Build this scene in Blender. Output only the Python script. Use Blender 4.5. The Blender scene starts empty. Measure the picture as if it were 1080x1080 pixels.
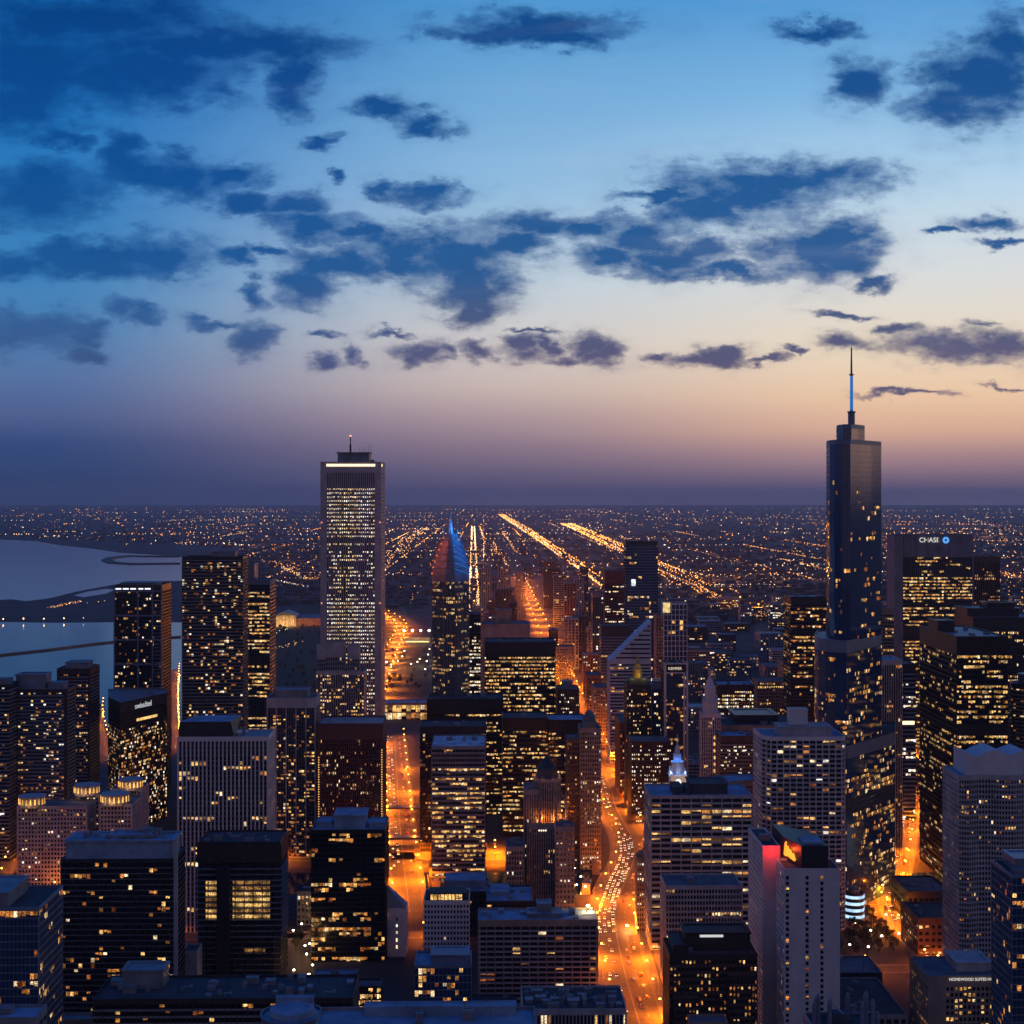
import bpy, bmesh, math, random
import numpy as np
from mathutils import Vector, Matrix
R = math.radians
random.seed(7); rng = np.random.default_rng(7)
S = bpy.context.scene; COL = S.collection
# ------------------------------------------------------------------ camera, sky, sun, exposure
F, EY, EH = 1600.0, 522.0, 300.0          # focal length and horizon line of the photograph (1080 px), eye height in metres
cam_d = bpy.data.cameras.new('camera'); cam = bpy.data.objects.new('camera', cam_d); COL.objects.link(cam)
cam.location = (0, 0, EH); cam.rotation_euler = (R(90), 0, 0)
cam_d.sensor_width = 36; cam_d.lens = 36*F/1080; cam_d.shift_y = -(540-EY)/1080
cam_d.clip_start = 1; cam_d.clip_end = 200000
S.camera = cam
S.view_settings.view_transform = 'Standard'; S.view_settings.look = 'None'
S.view_settings.exposure = 0; S.view_settings.gamma = 1
cy = S.cycles
cy.max_bounces = 4; cy.diffuse_bounces = 2; cy.glossy_bounces = 2; cy.transmission_bounces = 1; cy.volume_bounces = 0
cy.transparent_max_bounces = 4; cy.sample_clamp_indirect = 3; cy.sample_clamp_direct = 0
cy.use_denoising = True; cy.use_light_tree = True; cy.caustics_reflective = False; cy.caustics_refractive = False
cy.use_adaptive_sampling = False; cy.blur_glossy = 0.5

def lin(c):
    return tuple(((x/255+0.055)/1.055)**2.4 if x/255 > 0.04045 else x/255/12.92 for x in c)

W = bpy.data.worlds.new('World'); S.world = W; W.use_nodes = True
NT = W.node_tree; N = NT.nodes; LK = NT.links; N.clear()
def nd(t, **k):
    n = N.new(t)
    for a, v in k.items(): setattr(n, a, v)
    return n
def put(sock, v):
    if isinstance(v, bpy.types.NodeSocket): LK.new(v, sock)
    elif v is not None: sock.default_value = v
def mth(op, a, b=None, c=None, clamp=False):
    n = nd('ShaderNodeMath', operation=op, use_clamp=clamp); put(n.inputs[0], a); put(n.inputs[1], b); put(n.inputs[2], c); return n.outputs[0]
def vmt(op, a, b=None, c=None, out=0):
    n = nd('ShaderNodeVectorMath', operation=op); put(n.inputs[0], a); put(n.inputs[1], b)
    if c is not None: put(n.inputs[2], c)
    return n.outputs[out]
def mixc(f, a, b, blend='MIX'):
    n = nd('ShaderNodeMix', data_type='RGBA', blend_type=blend); put(n.inputs[0], f); put(n.inputs[6], a); put(n.inputs[7], b); return n.outputs[2]
def smooth(x, lo, hi, o0=0.0, o1=1.0):
    n = nd('ShaderNodeMapRange', interpolation_type='SMOOTHSTEP'); put(n.inputs[0], x); put(n.inputs[1], lo); put(n.inputs[2], hi); put(n.inputs[3], o0); put(n.inputs[4], o1); return n.outputs[0]
def ramp(fac, stops):
    n = nd('ShaderNodeValToRGB'); cr = n.color_ramp; cr.interpolation = 'EASE' if False else 'LINEAR'
    while len(cr.elements) < len(stops): cr.elements.new(0.5)
    for e, (p, c) in zip(cr.elements, stops): e.position = p; e.color = (*lin(c), 1)
    put(n.inputs[0], fac); return n.outputs[0]
dirn = nd('ShaderNodeTexCoord').outputs['Generated']
sx = nd('ShaderNodeSeparateXYZ'); put(sx.inputs[0], dirn)
dx, dy, dz = sx.outputs
hyp = mth('SQRT', mth('ADD', mth('MULTIPLY', dx, dx), mth('MULTIPLY', dy, dy)))
hyp = mth('MAXIMUM', hyp, 0.02)
az = mth('DIVIDE', dx, hyp)                                # -1 east .. +1 west
tv = mth('DIVIDE', dz, hyp)                                # tangent of the elevation
t = mth('MULTIPLY', tv, 1.6, clamp=True)
def vs(rows, zen):                                        # rows: (row of the photograph, colour)
    return [(max(0, (EY-y)/F*1.6), c) for y, c in rows] + [(0.86, zen)]
zen = (0, 74, 160)
left = vs([(530,(36,60,104)),(500,(42,68,116)),(470,(50,76,126)),(440,(78,98,146)),(400,(84,116,166)),(350,(74,130,182)),(290,(62,134,192)),(200,(44,124,192)),(100,(22,112,186)),(0,(12,98,172))], zen)
mid = vs([(530,(74,76,112)),(500,(102,95,124)),(470,(142,122,140)),(440,(176,152,158)),(410,(204,184,178)),(360,(212,205,202)),(300,(194,209,221)),(200,(146,189,225)),(100,(114,171,218)),(0,(80,152,211))], zen)
rgt = vs([(530,(88,82,112)),(505,(126,106,128)),(480,(176,140,142)),(455,(222,176,152)),(420,(240,202,168)),(370,(237,219,194)),(300,(220,222,222)),(210,(184,214,236)),(110,(130,184,228)),(0,(76,150,212))], zen)
cl, cm, cr_ = ramp(t, left), ramp(t, mid), ramp(t, rgt)
sky = mixc(smooth(az, -0.30, 0.02), cl, cm)
sky = mixc(smooth(az, -0.02, 0.25), sky, cr_)
north = ramp(t, [(0,(96,84,100)),(0.15,(146,126,136)),(0.4,(124,114,138)),(0.86,(84,90,132))])
north = mixc(smooth(dz, 0.5, 0.9), north, (*lin(zen), 1))
sky = mixc(smooth(dy, -0.25, 0.5), north, sky)
# clouds: a layer of separate clouds over the far half of the sky
uy = mth('MAXIMUM', dy, 0.05)
cu = mth('DIVIDE', dx, uy); cv = mth('DIVIDE', dz, uy)
cb = nd('ShaderNodeCombineXYZ'); put(cb.inputs[0], cu); put(cb.inputs[1], cv); P0 = cb.outputs[0]
def noise(vec, scale, detail, rough, dim='3D', out=0, dist=0.0):
    n = nd('ShaderNodeTexNoise', noise_dimensions=dim); put(n.inputs['Vector'], vec); n.inputs['Scale'].default_value = scale
    n.inputs['Detail'].default_value = detail; n.inputs['Roughness'].default_value = rough; n.inputs['Distortion'].default_value = dist
    return n.outputs[out]
Ps = vmt('MULTIPLY', P0, (1.0, 1.9, 1.0))
warp = noise(Ps, 13, 6, 0.6, out=1)
warp = vmt('MULTIPLY', vmt('SUBTRACT', warp, (0.5, 0.5, 0.5)), (0.05, 0.034, 0))
warp2 = noise(Ps, 46, 5, 0.62, out=1)
warp2 = vmt('MULTIPLY', vmt('SUBTRACT', warp2, (0.5, 0.5, 0.5)), (0.026, 0.018, 0))
P = vmt('ADD', vmt('ADD', P0, warp), warp2)
BL = """40 70 95 55;150 75 105 42;235 50 110 26;100 20 130 30;310 88 24 32;20 108 52 36;560 28 90 16;600 42 50 12;520 34 70 9;862 33 42 9;908 88 28 27;1030 92 64 42;1062 52 30 38;
1000 115 40 20;405 116 34 11;445 130 30 11;60 149 30 8;338 147 22 7;348 180 10 6;125 165 22 30;150 180 55 20;185 195 60 18;240 190 36 13;262 213 28 13;45 205 66 32;310 212 30 14;330 234 50 14;372 242 40 12;
402 196 16 12;445 207 42 14;110 272 100 20;170 268 50 24;60 268 30 18;20 275 34 14;250 270 22 10;285 264 22 6;330 295 34 22;360 276 58 22;430 262 60 26;480 275 70 30;500 300 45 24;495 322 22 22;560 240 56 13;620 238 60 17;540 265 40 16;
820 190 105 22;790 205 95 26;740 220 60 24;690 205 40 6;670 250 50 26;700 272 70 18;770 285 70 10;860 262 66 30;890 250 50 24;740 262 36 14;640 275 40 14;1050 234 38 9;1062 256 28 4;1000 243 20 4;
30 345 52 22;85 352 26 9;122 330 18 13;150 335 22 8;90 373 20 10;265 353 22 17;226 338 27 6;265 306 13 15;340 380 15 9;375 372 12 9;445 372 24 12;498 376 16 9;470 376 12 7;550 368 26 13;575 362 14 10;615 362 24 13;632 372 26 12;590 378 20 7;
740 376 46 8;760 370 22 10;805 376 22 4;885 363 24 11;882 330 32 5;915 298 22 6;1000 366 66 14;1045 358 36 14;945 347 22 7;1035 339 18 4;955 417 46 3.2;1060 404 26 2.5;700 372 16 5;420 350 20 3;345 352 18 4;560 347 30 3;830 368 14 3"""
dmin = None; cflat = None
for b in BL.replace('\n', '').split(';'):
    x, y, rx, ry = map(float, b.split())
    s = (F/(rx*1.17), F/(ry*1.17), 0)
    v = vmt('MULTIPLY_ADD', P, s, (-(x-540)/F*s[0], -(EY-y)/F*s[1], 0))
    l = vmt('LENGTH', v, out=1)
    if dmin is None: dmin = l
    else:
        n = nd('ShaderNodeMath', operation='SMOOTH_MIN'); put(n.inputs[0], dmin); put(n.inputs[1], l); n.inputs[2].default_value = 0.18; dmin = n.outputs[0]
fb = noise(Ps, 40, 9, 0.62)
dens = mth('SUBTRACT', mth('ADD', 1.0, mth('MULTIPLY', mth('SUBTRACT', fb, 0.5), 1.6)), dmin)
alpha = mth('MULTIPLY', mth('MULTIPLY', smooth(dens, -0.24, 0.22), 0.97), smooth(dy, 0.1, 0.3))
ccolR = ramp(t, vs([(530,(78,76,112)),(400,(88,82,116)),(370,(82,84,122)),(330,(62,84,128)),(290,(24,86,146)),(200,(14,84,148)),(100,(10,76,142)),(0,(8,70,136))], (6,50,116)))
ccolL = ramp(t, vs([(530,(44,62,104)),(400,(58,82,130)),(350,(52,94,150)),(300,(22,86,150)),(200,(6,78,148)),(100,(2,70,142)),(0,(0,62,128))], (6,50,116)))
ccol = mixc(smooth(az, -0.22, 0.0), ccolL, ccolR)
thin = mixc(0.42, ccol, sky)
fb2 = noise(Ps, 24, 6, 0.6)
ccol = mixc(smooth(mth('ADD', dens, mth('MULTIPLY', mth('SUBTRACT', fb2, 0.5), 0.9)), 0.0, 0.7), thin, ccol)
ccol = mixc(mth('MULTIPLY', smooth(fb2, 0.45, 0.65), 0.18), ccol, mixc(0.5, ccol, (0.0, 0.035, 0.15, 1)))
veil = mth('MULTIPLY', mth('MULTIPLY', smooth(dens, -0.85, 0.1), smooth(dy, 0.1, 0.3)), 0.24)
sky2 = mixc(alpha, mixc(veil, sky, thin), ccol)
# faint high streaks
st_ = noise(vmt('MULTIPLY', P0, (1.0, 7.0, 1.0)), 5, 6, 0.55)
sky2 = mixc(mth('MULTIPLY', smooth(st_, 0.5, 0.75), mth('MULTIPLY', smooth(az, -0.25, 0.1), 0.12)), sky2, mixc(0.5, sky2, (0.75, 0.7, 0.72, 1)))
nis = nd('ShaderNodeTexSky', sky_type='NISHITA'); nis.sun_disc = False; nis.sun_elevation = R(0.5); nis.sun_rotation = R(65); nis.altitude = 300
bg1 = nd('ShaderNodeBackground'); put(bg1.inputs[0], sky2); bg1.inputs[1].default_value = 1.0
bg2 = nd('ShaderNodeBackground'); put(bg2.inputs[0], nis.outputs[0]); bg2.inputs[1].default_value = 0.004
ad = nd('ShaderNodeAddShader'); LK.new(bg1.outputs[0], ad.inputs[0]); LK.new(bg2.outputs[0], ad.inputs[1])
wo = nd('ShaderNodeOutputWorld'); LK.new(ad.outputs[0], wo.inputs[0])
W.cycles.sampling_method = 'MANUAL'; W.cycles.sample_map_resolution = 512
sun_d = bpy.data.lights.new('afterglow_sun', 'SUN'); sun = bpy.data.objects.new('afterglow_sun', sun_d); COL.objects.link(sun)
sun_d.energy = 0.05; sun_d.angle = R(20); sun_d.color = (1, 0.62, 0.42)
sun.rotation_euler = Vector((-math.sin(R(65)), -math.cos(R(65)), -0.06)).to_track_quat('-Z', 'Y').to_euler()

# ------------------------------------------------------------------ materials
def principled(name, col, rough=0.7, var=0.35, vscale=0.12, spec=0.3, metal=0.0, bump=0.0, streak=0.0):
    m = bpy.data.materials.new(name); m.use_nodes = True; nt = m.node_tree; b = nt.nodes['Principled BSDF']
    b.inputs['Roughness'].default_value = rough; b.inputs['Specular IOR Level'].default_value = spec; b.inputs['Metallic'].default_value = metal
    g = nt.nodes.new('ShaderNodeNewGeometry')
    n = nt.nodes.new('ShaderNodeTexNoise'); n.inputs['Scale'].default_value = vscale; n.inputs['Detail'].default_value = 6; n.inputs['Roughness'].default_value = 0.65
    mp = nt.nodes.new('ShaderNodeMapping'); mp.inputs['Scale'].default_value = (1, 1, 1-0.8*streak)
    nt.links.new(g.outputs['Position'], mp.inputs[0]); nt.links.new(mp.outputs[0], n.inputs['Vector'])
    mr = nt.nodes.new('ShaderNodeMapRange'); mr.inputs[1].default_value = 0.3; mr.inputs[2].default_value = 0.7; mr.inputs[3].default_value = 1-var; mr.inputs[4].default_value = 1+var*0.6
    nt.links.new(n.outputs[0], mr.inputs[0])
    mx = nt.nodes.new('ShaderNodeVectorMath'); mx.operation = 'SCALE'; mx.inputs[0].default_value = col
    nt.links.new(mr.outputs[0], mx.inputs['Scale']); nt.links.new(mx.outputs[0], b.inputs['Base Color'])
    if bump:
        bp = nt.nodes.new('ShaderNodeBump'); bp.inputs['Strength'].default_value = bump; bp.inputs['Distance'].default_value = 0.5
        nt.links.new(n.outputs[0], bp.inputs['Height']); nt.links.new(bp.outputs[0], b.inputs['Normal'])
    return m
def glow(name, col, st, var=0.0, sample=False):
    st = float(st)
    m = bpy.data.materials.new(name); m.use_nodes = True; nt = m.node_tree; nt.nodes.clear()
    e = nt.nodes.new('ShaderNodeEmission'); o = nt.nodes.new('ShaderNodeOutputMaterial'); nt.links.new(e.outputs[0], o.inputs[0])
    e.inputs[0].default_value = (*col, 1); e.inputs[1].default_value = st
    if var:
        g = nt.nodes.new('ShaderNodeNewGeometry')
        mul = st
        for sc_, dt, lo, hi, a, b_ in ((1.5, 2.0, .40, .66, 1-var, 1+var*.9), (.21, 0.0, .34, .66, 1-.75*var, 1+.55*var)):
            n = nt.nodes.new('ShaderNodeTexNoise'); n.inputs['Scale'].default_value = sc_; n.inputs['Detail'].default_value = dt; n.inputs['Roughness'].default_value = 0.7
            nt.links.new(g.outputs['Position'], n.inputs['Vector'])
            mr = nt.nodes.new('ShaderNodeMapRange'); mr.inputs[1].default_value = lo; mr.inputs[2].default_value = hi; mr.inputs[3].default_value = a; mr.inputs[4].default_value = b_
            nt.links.new(n.outputs[0], mr.inputs[0]); mm = nt.nodes.new('ShaderNodeMath'); mm.operation = 'MULTIPLY'; nt.links.new(mr.outputs[0], mm.inputs[0])
            if isinstance(mul, float): mm.inputs[1].default_value = mul
            else: nt.links.new(mul, mm.inputs[1])
            mul = mm.outputs[0]
        nt.links.new(mul, e.inputs[1])
    if not sample: m.cycles.emission_sampling = 'NONE'
    return m
M = {}
def wallmat(key, col, rough=0.75, **k): M[key] = principled(key, col, rough, **k)
wallmat('pale_concrete', (.36,.34,.35), streak=.6)
wallmat('white_stone', (.55,.53,.53), streak=.5, var=.18)
wallmat('grey_concrete', (.20,.20,.22), streak=.6)
wallmat('blue_grey_metal', (.13,.17,.24), .45, spec=.5)
wallmat('dark_metal', (.018,.019,.024), .4, spec=.4)
wallmat('black_metal', (.008,.008,.01), .4, spec=.35)
wallmat('tan_stone', (.28,.21,.16), streak=.5)
wallmat('brown_brick', (.13,.07,.05), streak=.4)
wallmat('red_granite', (.09,.035,.028), .6, streak=.4)
wallmat('dark_brown', (.035,.022,.02), .6)
wallmat('dark_green_stone', (.03,.035,.032), .6)
wallmat('roof_gravel', (.12,.13,.15), .9, var=.5, vscale=.09, bump=.2)
wallmat('roof_membrane', (.19,.28,.38), .85, var=.45, vscale=.07)
wallmat('roof_dark', (.05,.055,.065), .85, var=.5, vscale=.08)
wallmat('roof_pale', (.5,.52,.55), .85, var=.7, vscale=.16)
wallmat('roof_metal', (.16,.18,.21), .5, var=.4, spec=.5)
wallmat('gold_leaf', (.5,.33,.08), .35, metal=.7)
wallmat('copper_green', (.10,.16,.15), .6)
M['glass'] = principled('dark_window_glass', (.004,.006,.011), .1, var=.5, vscale=.22, spec=.6, bump=.09)
M['glass_blue'] = principled('blue_window_glass', (.012,.042,.11), .08, var=.4, vscale=.2, spec=.95, bump=.06)
M['louver'] = principled('mechanical_louvers', (.02,.021,.026), .6)
PAL = {'gold': glow('lit_window_gold', (1,.56,.17), 1.05, .8), 'amber': glow('lit_window_amber', (1,.36,.075), .62, .85), 'warm': glow('lit_window_warm_white', (1,.74,.42), 1.25, .75),
       'white': glow('lit_window_white', (1,.92,.8), 1.5, .6), 'cool': glow('lit_window_cool', (.6,.78,1), 1.0, .6), 'dim': glow('lit_window_dim', (1,.45,.14), .24, .85), 'ember': glow('lit_window_ember', (1,.26,.05), .3, .9)}
PALS = {'office': [('gold',.45),('warm',.18),('amber',.16),('dim',.21)], 'res': [('gold',.2),('warm',.16),('white',.1),('amber',.2),('dim',.2),('ember',.14)], 'white': [('warm',.45),('white',.32),('gold',.13),('dim',.1)],
        'warm': [('amber',.32),('gold',.26),('warm',.1),('dim',.16),('ember',.16)], 'gold': [('gold',.56),('warm',.16),('amber',.14),('dim',.14)]}
# ------------------------------------------------------------------ helpers
YAW = R(1.07)                                  # the street grid is turned a little against the view
def gx(x, Y): return (x-540)/F*Y
def gz(y, Y): return EH-(y-EY)/F*Y
def gnd(x, y):
    Y = EH*F/(y-EY); return Vector((gx(x, Y), Y, 0))
def tag(o, label=None, cat=None, group=None, kind=None):
    if label: o['label'] = label
    if cat: o['category'] = cat
    if group: o['group'] = group
    if kind: o['kind'] = kind
    return o
def empty(name, loc, rz=0.0):
    o = bpy.data.objects.new(name, None); o.location = loc; o.rotation_euler = (0,0,rz); o.empty_display_size = 2; COL.objects.link(o); return o
def mesh(name, V, Fc, mats, mi=None, parent=None, smooth_=False):
    me = bpy.data.meshes.new(name); me.from_pydata([tuple(map(float, v)) for v in V], [], [list(map(int, f)) for f in Fc])
    for m in (mats if isinstance(mats, (list, tuple)) else [mats]): me.materials.append(m)
    if mi is not None: me.polygons.foreach_set('material_index', np.array(mi, dtype=np.int32))
    if smooth_: me.polygons.foreach_set('use_smooth', np.ones(len(me.polygons), dtype=bool))
    me.update(); o = bpy.data.objects.new(name, me); COL.objects.link(o)
    if parent: o.parent = parent
    return o
def copy_to(o, parent=None):
    c = o.copy(); COL.objects.link(c); c.parent = parent; return c
def copy_tree(o, parent=None):
    c = o.copy(); COL.objects.link(c); c.parent = parent
    for ch in list(o.children): copy_tree(ch, c)
    return c
class MB:
    def __init__(s): s.V = []; s.F = []; s.mi = []
    def box(s, x0, x1, y0, y1, z0, z1, m=0, taper=0.0):
        b = len(s.V); tx = (x1-x0)*taper/2; ty = (y1-y0)*taper/2
        s.V += [(x0,y0,z0),(x1,y0,z0),(x1,y1,z0),(x0,y1,z0),(x0+tx,y0+ty,z1),(x1-tx,y0+ty,z1),(x1-tx,y1-ty,z1),(x0+tx,y1-ty,z1)]
        for f in ((3,2,1,0),(4,5,6,7),(0,1,5,4),(1,2,6,5),(2,3,7,6),(3,0,4,7)): s.F.append([b+i for i in f]); s.mi.append(m)
        return s
    def lathe(s, prof, n=12, cx=0, cy=0, m=0, rot=0.0, caps=True):          # prof: (radius, z) from the bottom up
        b = len(s.V)
        for r, z in prof:
            for k in range(n):
                a = rot+2*math.pi*k/n; s.V.append((cx+r*math.cos(a), cy+r*math.sin(a), z))
        for i in range(len(prof)-1):
            for k in range(n):
                k2 = (k+1) % n; s.F.append([b+i*n+k, b+i*n+k2, b+(i+1)*n+k2, b+(i+1)*n+k]); s.mi.append(m)
        if caps:
            s.F.append([b+k for k in range(n)][::-1]); s.F.append([b+(len(prof)-1)*n+k for k in range(n)]); s.mi += [m, m]
        return s
    def prism(s, poly, z0, z1, m=0, inset=None):
        b = len(s.V); n = len(poly)
        s.V += [(x, y, z0) for x, y in poly]+[(x, y, z1) for x, y in (inset or poly)]
        for k in range(n):
            k2 = (k+1) % n; s.F.append([b+k, b+k2, b+n+k2, b+n+k]); s.mi.append(m)
        s.F.append([b+k for k in range(n)][::-1]); s.F.append([b+n+k for k in range(n)]); s.mi += [m, m]
        return s
    def tube(s, pts, r, n=6, m=0):
        b = len(s.V); pts = [Vector(p) for p in pts]
        for i, p in enumerate(pts):
            d = (pts[min(i+1, len(pts)-1)]-pts[max(i-1, 0)]).normalized(); u = d.orthogonal().normalized(); v = d.cross(u)
            if i and u.dot(pu) < 0: u = -u; v = -v
            pu = u; rr = r[i] if isinstance(r, (list, tuple)) else r
            for k in range(n):
                a = 2*math.pi*k/n; s.V.append(tuple(p+u*(rr*math.cos(a))+v*(rr*math.sin(a))))
        for i in range(len(pts)-1):
            for k in range(n):
                k2 = (k+1) % n; s.F.append([b+i*n+k, b+i*n+k2, b+(i+1)*n+k2, b+(i+1)*n+k]); s.mi.append(m)
        s.F.append([b+k for k in range(n)][::-1]); s.F.append([b+(len(pts)-1)*n+k for k in range(n)]); s.mi += [m, m]
        return s
    def build(s, name, mats, parent=None, smooth_=False): return mesh(name, s.V, s.F, mats, s.mi, parent, smooth_)
def inset_poly(poly, d):
    n = len(poly); out = []
    for i in range(n):
        p0, p1, p2 = Vector(poly[i-1]), Vector(poly[i]), Vector(poly[(i+1) % n])
        a = (p1-p0).normalized(); b = (p2-p1).normalized(); na = Vector((-a.y, a.x)); nb = Vector((-b.y, b.x)); k = (na+nb)
        L = k.length_squared
        out.append(tuple(p1+k*(2*d/max(L, .6))) if L > 1e-6 else tuple(p1+na*d))
    return out
def lamp(parent, loc, power, col, size=0.3, name='lamp_bulb'):
    l = bpy.data.lights.new(name, 'POINT'); l.energy = power; l.color = col; l.shadow_soft_size = size
    o = bpy.data.objects.new(name, l); o.location = loc; COL.objects.link(o); o.parent = parent; return o
_pane = {}
def pane_mesh(pal):
    if pal not in _pane:
        o = MB().box(-.5, .5, -.5, .5, -.5, .5).build('window_pane', PAL[pal]); _pane[pal] = o.data; bpy.data.objects.remove(o)
    return _pane[pal]
def pick(pal):
    r = random.random(); k = PALS[pal]
    for n, p in k:
        r -= p
        if r <= 0: return n
    return k[0][0]
PXR = {'panes': 0}
def facade(root, poly, z0, z1, bay=3.2, fl=3.6, pier=.25, span=.35, rec=.5, mats=('grey_concrete','grey_concrete','glass'), lit=.2, mode='res', pal='res', top=2.5, base=0.0, mech=(), cols=None,
           corner=0.0, name='wall', maxwin=100, litlow=0.0, litmax=None, sidelit=None, litrows=None, plain=()):
    """one continuous skin with recessed windows round a footprint, and its lit window panes"""
    VV = []; FF = []; MI = []; lits = []; off = 0
    rootM = Matrix.Translation(root.location) @ Matrix.Rotation(root.rotation_euler.z, 4, 'Z')
    if bay < 4.0 and root.location.y < 1550: bay *= .74
    if mode == 'res': lit = min(1, lit*1.25)
    nf = max(1, round((z1-z0-top-base)/fl)); fh = (z1-z0-top-base)/nf; sp = min(span, .9)*fh
    zl = [z0]
    for j in range(nf): zl += [z0+base+j*fh+sp*.6, z0+base+(j+1)*fh-sp*.4]
    zl.append(z1); zl = np.array(zl); nz = len(zl)
    mechf = {j for j in range(nf) for a, b in mech if a <= (j+.5)/nf < b}
    n = len(poly)
    best = None
    for i in range(n):
        a = Vector(poly[i]); b = Vector(poly[(i+1) % n]); L = (b-a).length
        if L < .05: continue
        u = (b-a)/L; nrm = Vector((u.y, -u.x, 0))
        mid = rootM @ Vector(((a.x+b.x)/2, (a.y+b.y)/2, 0)); toc = (Vector((0,0,0))-mid).normalized(); facing = (rootM.to_3x3() @ nrm).dot(toc)
        if facing < -.3 or i in plain:
            ul = np.array([0, L]); nc = 0
        else:
            cw = min(corner, L*.3); nc = max(1, round((L-2*cw)/bay)); bw = (L-2*cw)/nc; p = pier*bw; ul = [0]
            for c in range(nc): ul += [cw+c*bw+p/2, cw+(c+1)*bw-p/2]
            ul.append(L); ul = np.array(ul)
        nu = len(ul); U, Z = np.meshgrid(ul, zl, indexing='ij')
        V = np.stack([a.x+u.x*U, a.y+u.y*U, Z], -1).reshape(-1, 3); VV.append(V)
        idx = lambda x, y: off+x*nz+y
        ii, jj = np.meshgrid(np.arange(nu-1), np.arange(nz-1), indexing='ij'); ii = ii.ravel(); jj = jj.ravel()
        fidx = (jj-1)//2; cidx = (ii-1)//2
        win = (ii % 2 == 1) & (jj % 2 == 1)
        if cols is not None and nc:
            okc = np.array([(c in cols(i, nc)) for c in range(nc)]+[False]); win &= okc[np.clip(cidx, 0, nc)]
        ism = np.isin(fidx, list(mechf)) & (jj % 2 == 1) & (ii % 2 == 1)
        if not nc: win[:] = False; ism[:] = False
        solid = ~win
        q = np.stack([idx(ii, jj), idx(ii+1, jj), idx(ii+1, jj+1), idx(ii, jj+1)], -1)
        FF.append(q[solid]); mi = np.where((ii % 2 == 1) & (jj % 2 == 0) & (jj > 0) & (jj < nz-2), 1, 0); mi = np.where(ii % 2 == 1, mi, 0)
        if nc == 0: mi[:] = 0
        MI.append(mi[solid])
        off += len(V)
        wq = q[win]; k = len(wq)
        if k:
            cor = V[(wq-off+len(V))]                       # k,4,3
            inn = cor-np.array([nrm.x, nrm.y, 0])*rec
            VV.append(inn.reshape(-1, 3)); ib = off+np.arange(k*4).reshape(k, 4); off += k*4
            for s in range(4):
                s2 = (s+1) % 4
                FF.append(np.stack([wq[:, s], wq[:, s2], ib[:, s2], ib[:, s]], -1)); MI.append(np.zeros(k, int))
            FF.append(ib); MI.append(np.where(ism[win], 3, 2))
            if facing > -.05:
                ang = math.atan2(u.y, u.x)
                W_ = {}
                ci = cidx[win]; fi = fidx[win]; ctr = inn.mean(1); w_ = ul[2*ci+2]-ul[2*ci+1]; h_ = zl[2*fi+2]-zl[2*fi+1]
                litset = set()
                pm = lit if (sidelit is None or facing > .6) else sidelit
                for j in range(nf):
                    if j in mechf: continue
                    fr = (j+.5)/nf
                    pj = pm*(1+litlow*(1-2*fr))
                    if litrows: pj = litrows(fr, pj)
                    if mode == 'office':
                        pj = min(.97, pj*random.choice((.25,.6,1,1,1.35,1.6))); st = random.random() < pj
                        for c in range(nc):
                            if random.random() < .34: st = random.random() < pj
                            if st and random.random() < .93: litset.add((c, j))
                    else:
                        for c in range(nc):
                            if random.random() < pj or ((c-1, j) in litset and random.random() < .28): litset.add((c, j))
                for q_ in range(k):
                    if (ci[q_], fi[q_]) in litset: hk = random.choice((.5,.62,.75,.9,.97)); lits.append((facing*w_[q_]*h_[q_], ctr[q_]+np.array([nrm.x, nrm.y, 0])*.07+np.array([0, 0, h_[q_]*(.485-hk/2)]), ang, w_[q_]*.985, h_[q_]*hk))
    V = np.concatenate(VV); Fq = np.concatenate(FF); MIa = np.concatenate(MI)
    key = np.round(V*200).astype(np.int64); _, first, inv = np.unique(key, axis=0, return_index=True, return_inverse=True); inv = inv.ravel()
    V = V[first]; Fq = inv[Fq]
    me = bpy.data.meshes.new(name); me.vertices.add(len(V)); me.vertices.foreach_set('co', V.ravel().astype(np.float32))
    me.loops.add(Fq.size); me.loops.foreach_set('vertex_index', Fq.ravel().astype(np.int32))
    me.polygons.add(len(Fq)); me.polygons.foreach_set('loop_start', np.arange(0, Fq.size, 4, dtype=np.int32)); me.polygons.foreach_set('material_index', MIa.astype(np.int32))
    me.update(calc_edges=True); me.validate(); me.shade_flat()
    for m_ in (*mats, 'louver')[:4] if len(mats) == 3 else mats: me.materials.append(M[m_])
    o = bpy.data.objects.new(name, me); COL.objects.link(o); o.parent = root
    random.shuffle(lits)
    if litmax: lits = lits[:litmax]
    lits.sort(key=lambda r: -round(r[0], 1))
    for r in lits[:maxwin]:
        w = bpy.data.objects.new('window', pane_mesh(pick(pal))); w.location = r[1]; w.rotation_euler = (0, 0, r[2]); w.scale = (r[3], .06, r[4]); COL.objects.link(w); w.parent = root
    PXR['panes'] += min(len(lits), maxwin)
    if len(lits) > maxwin:
        V = []; Fc = []; mi = []; names = list(PAL)
        for r in lits[maxwin:]:
            c = r[1]; ux, uy = math.cos(r[2])*r[3]/2, math.sin(r[2])*r[3]/2; b = len(V); h = r[4]/2
            V += [(c[0]-ux, c[1]-uy, c[2]-h), (c[0]+ux, c[1]+uy, c[2]-h), (c[0]+ux, c[1]+uy, c[2]+h), (c[0]-ux, c[1]-uy, c[2]+h)]; Fc.append([b, b+1, b+2, b+3]); mi.append(names.index(pick(pal)))
        s = mesh('window', V, Fc, [PAL[k] for k in names], mi, root); s['kind'] = 'stuff'
    return o
ROOFS = {}
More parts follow.
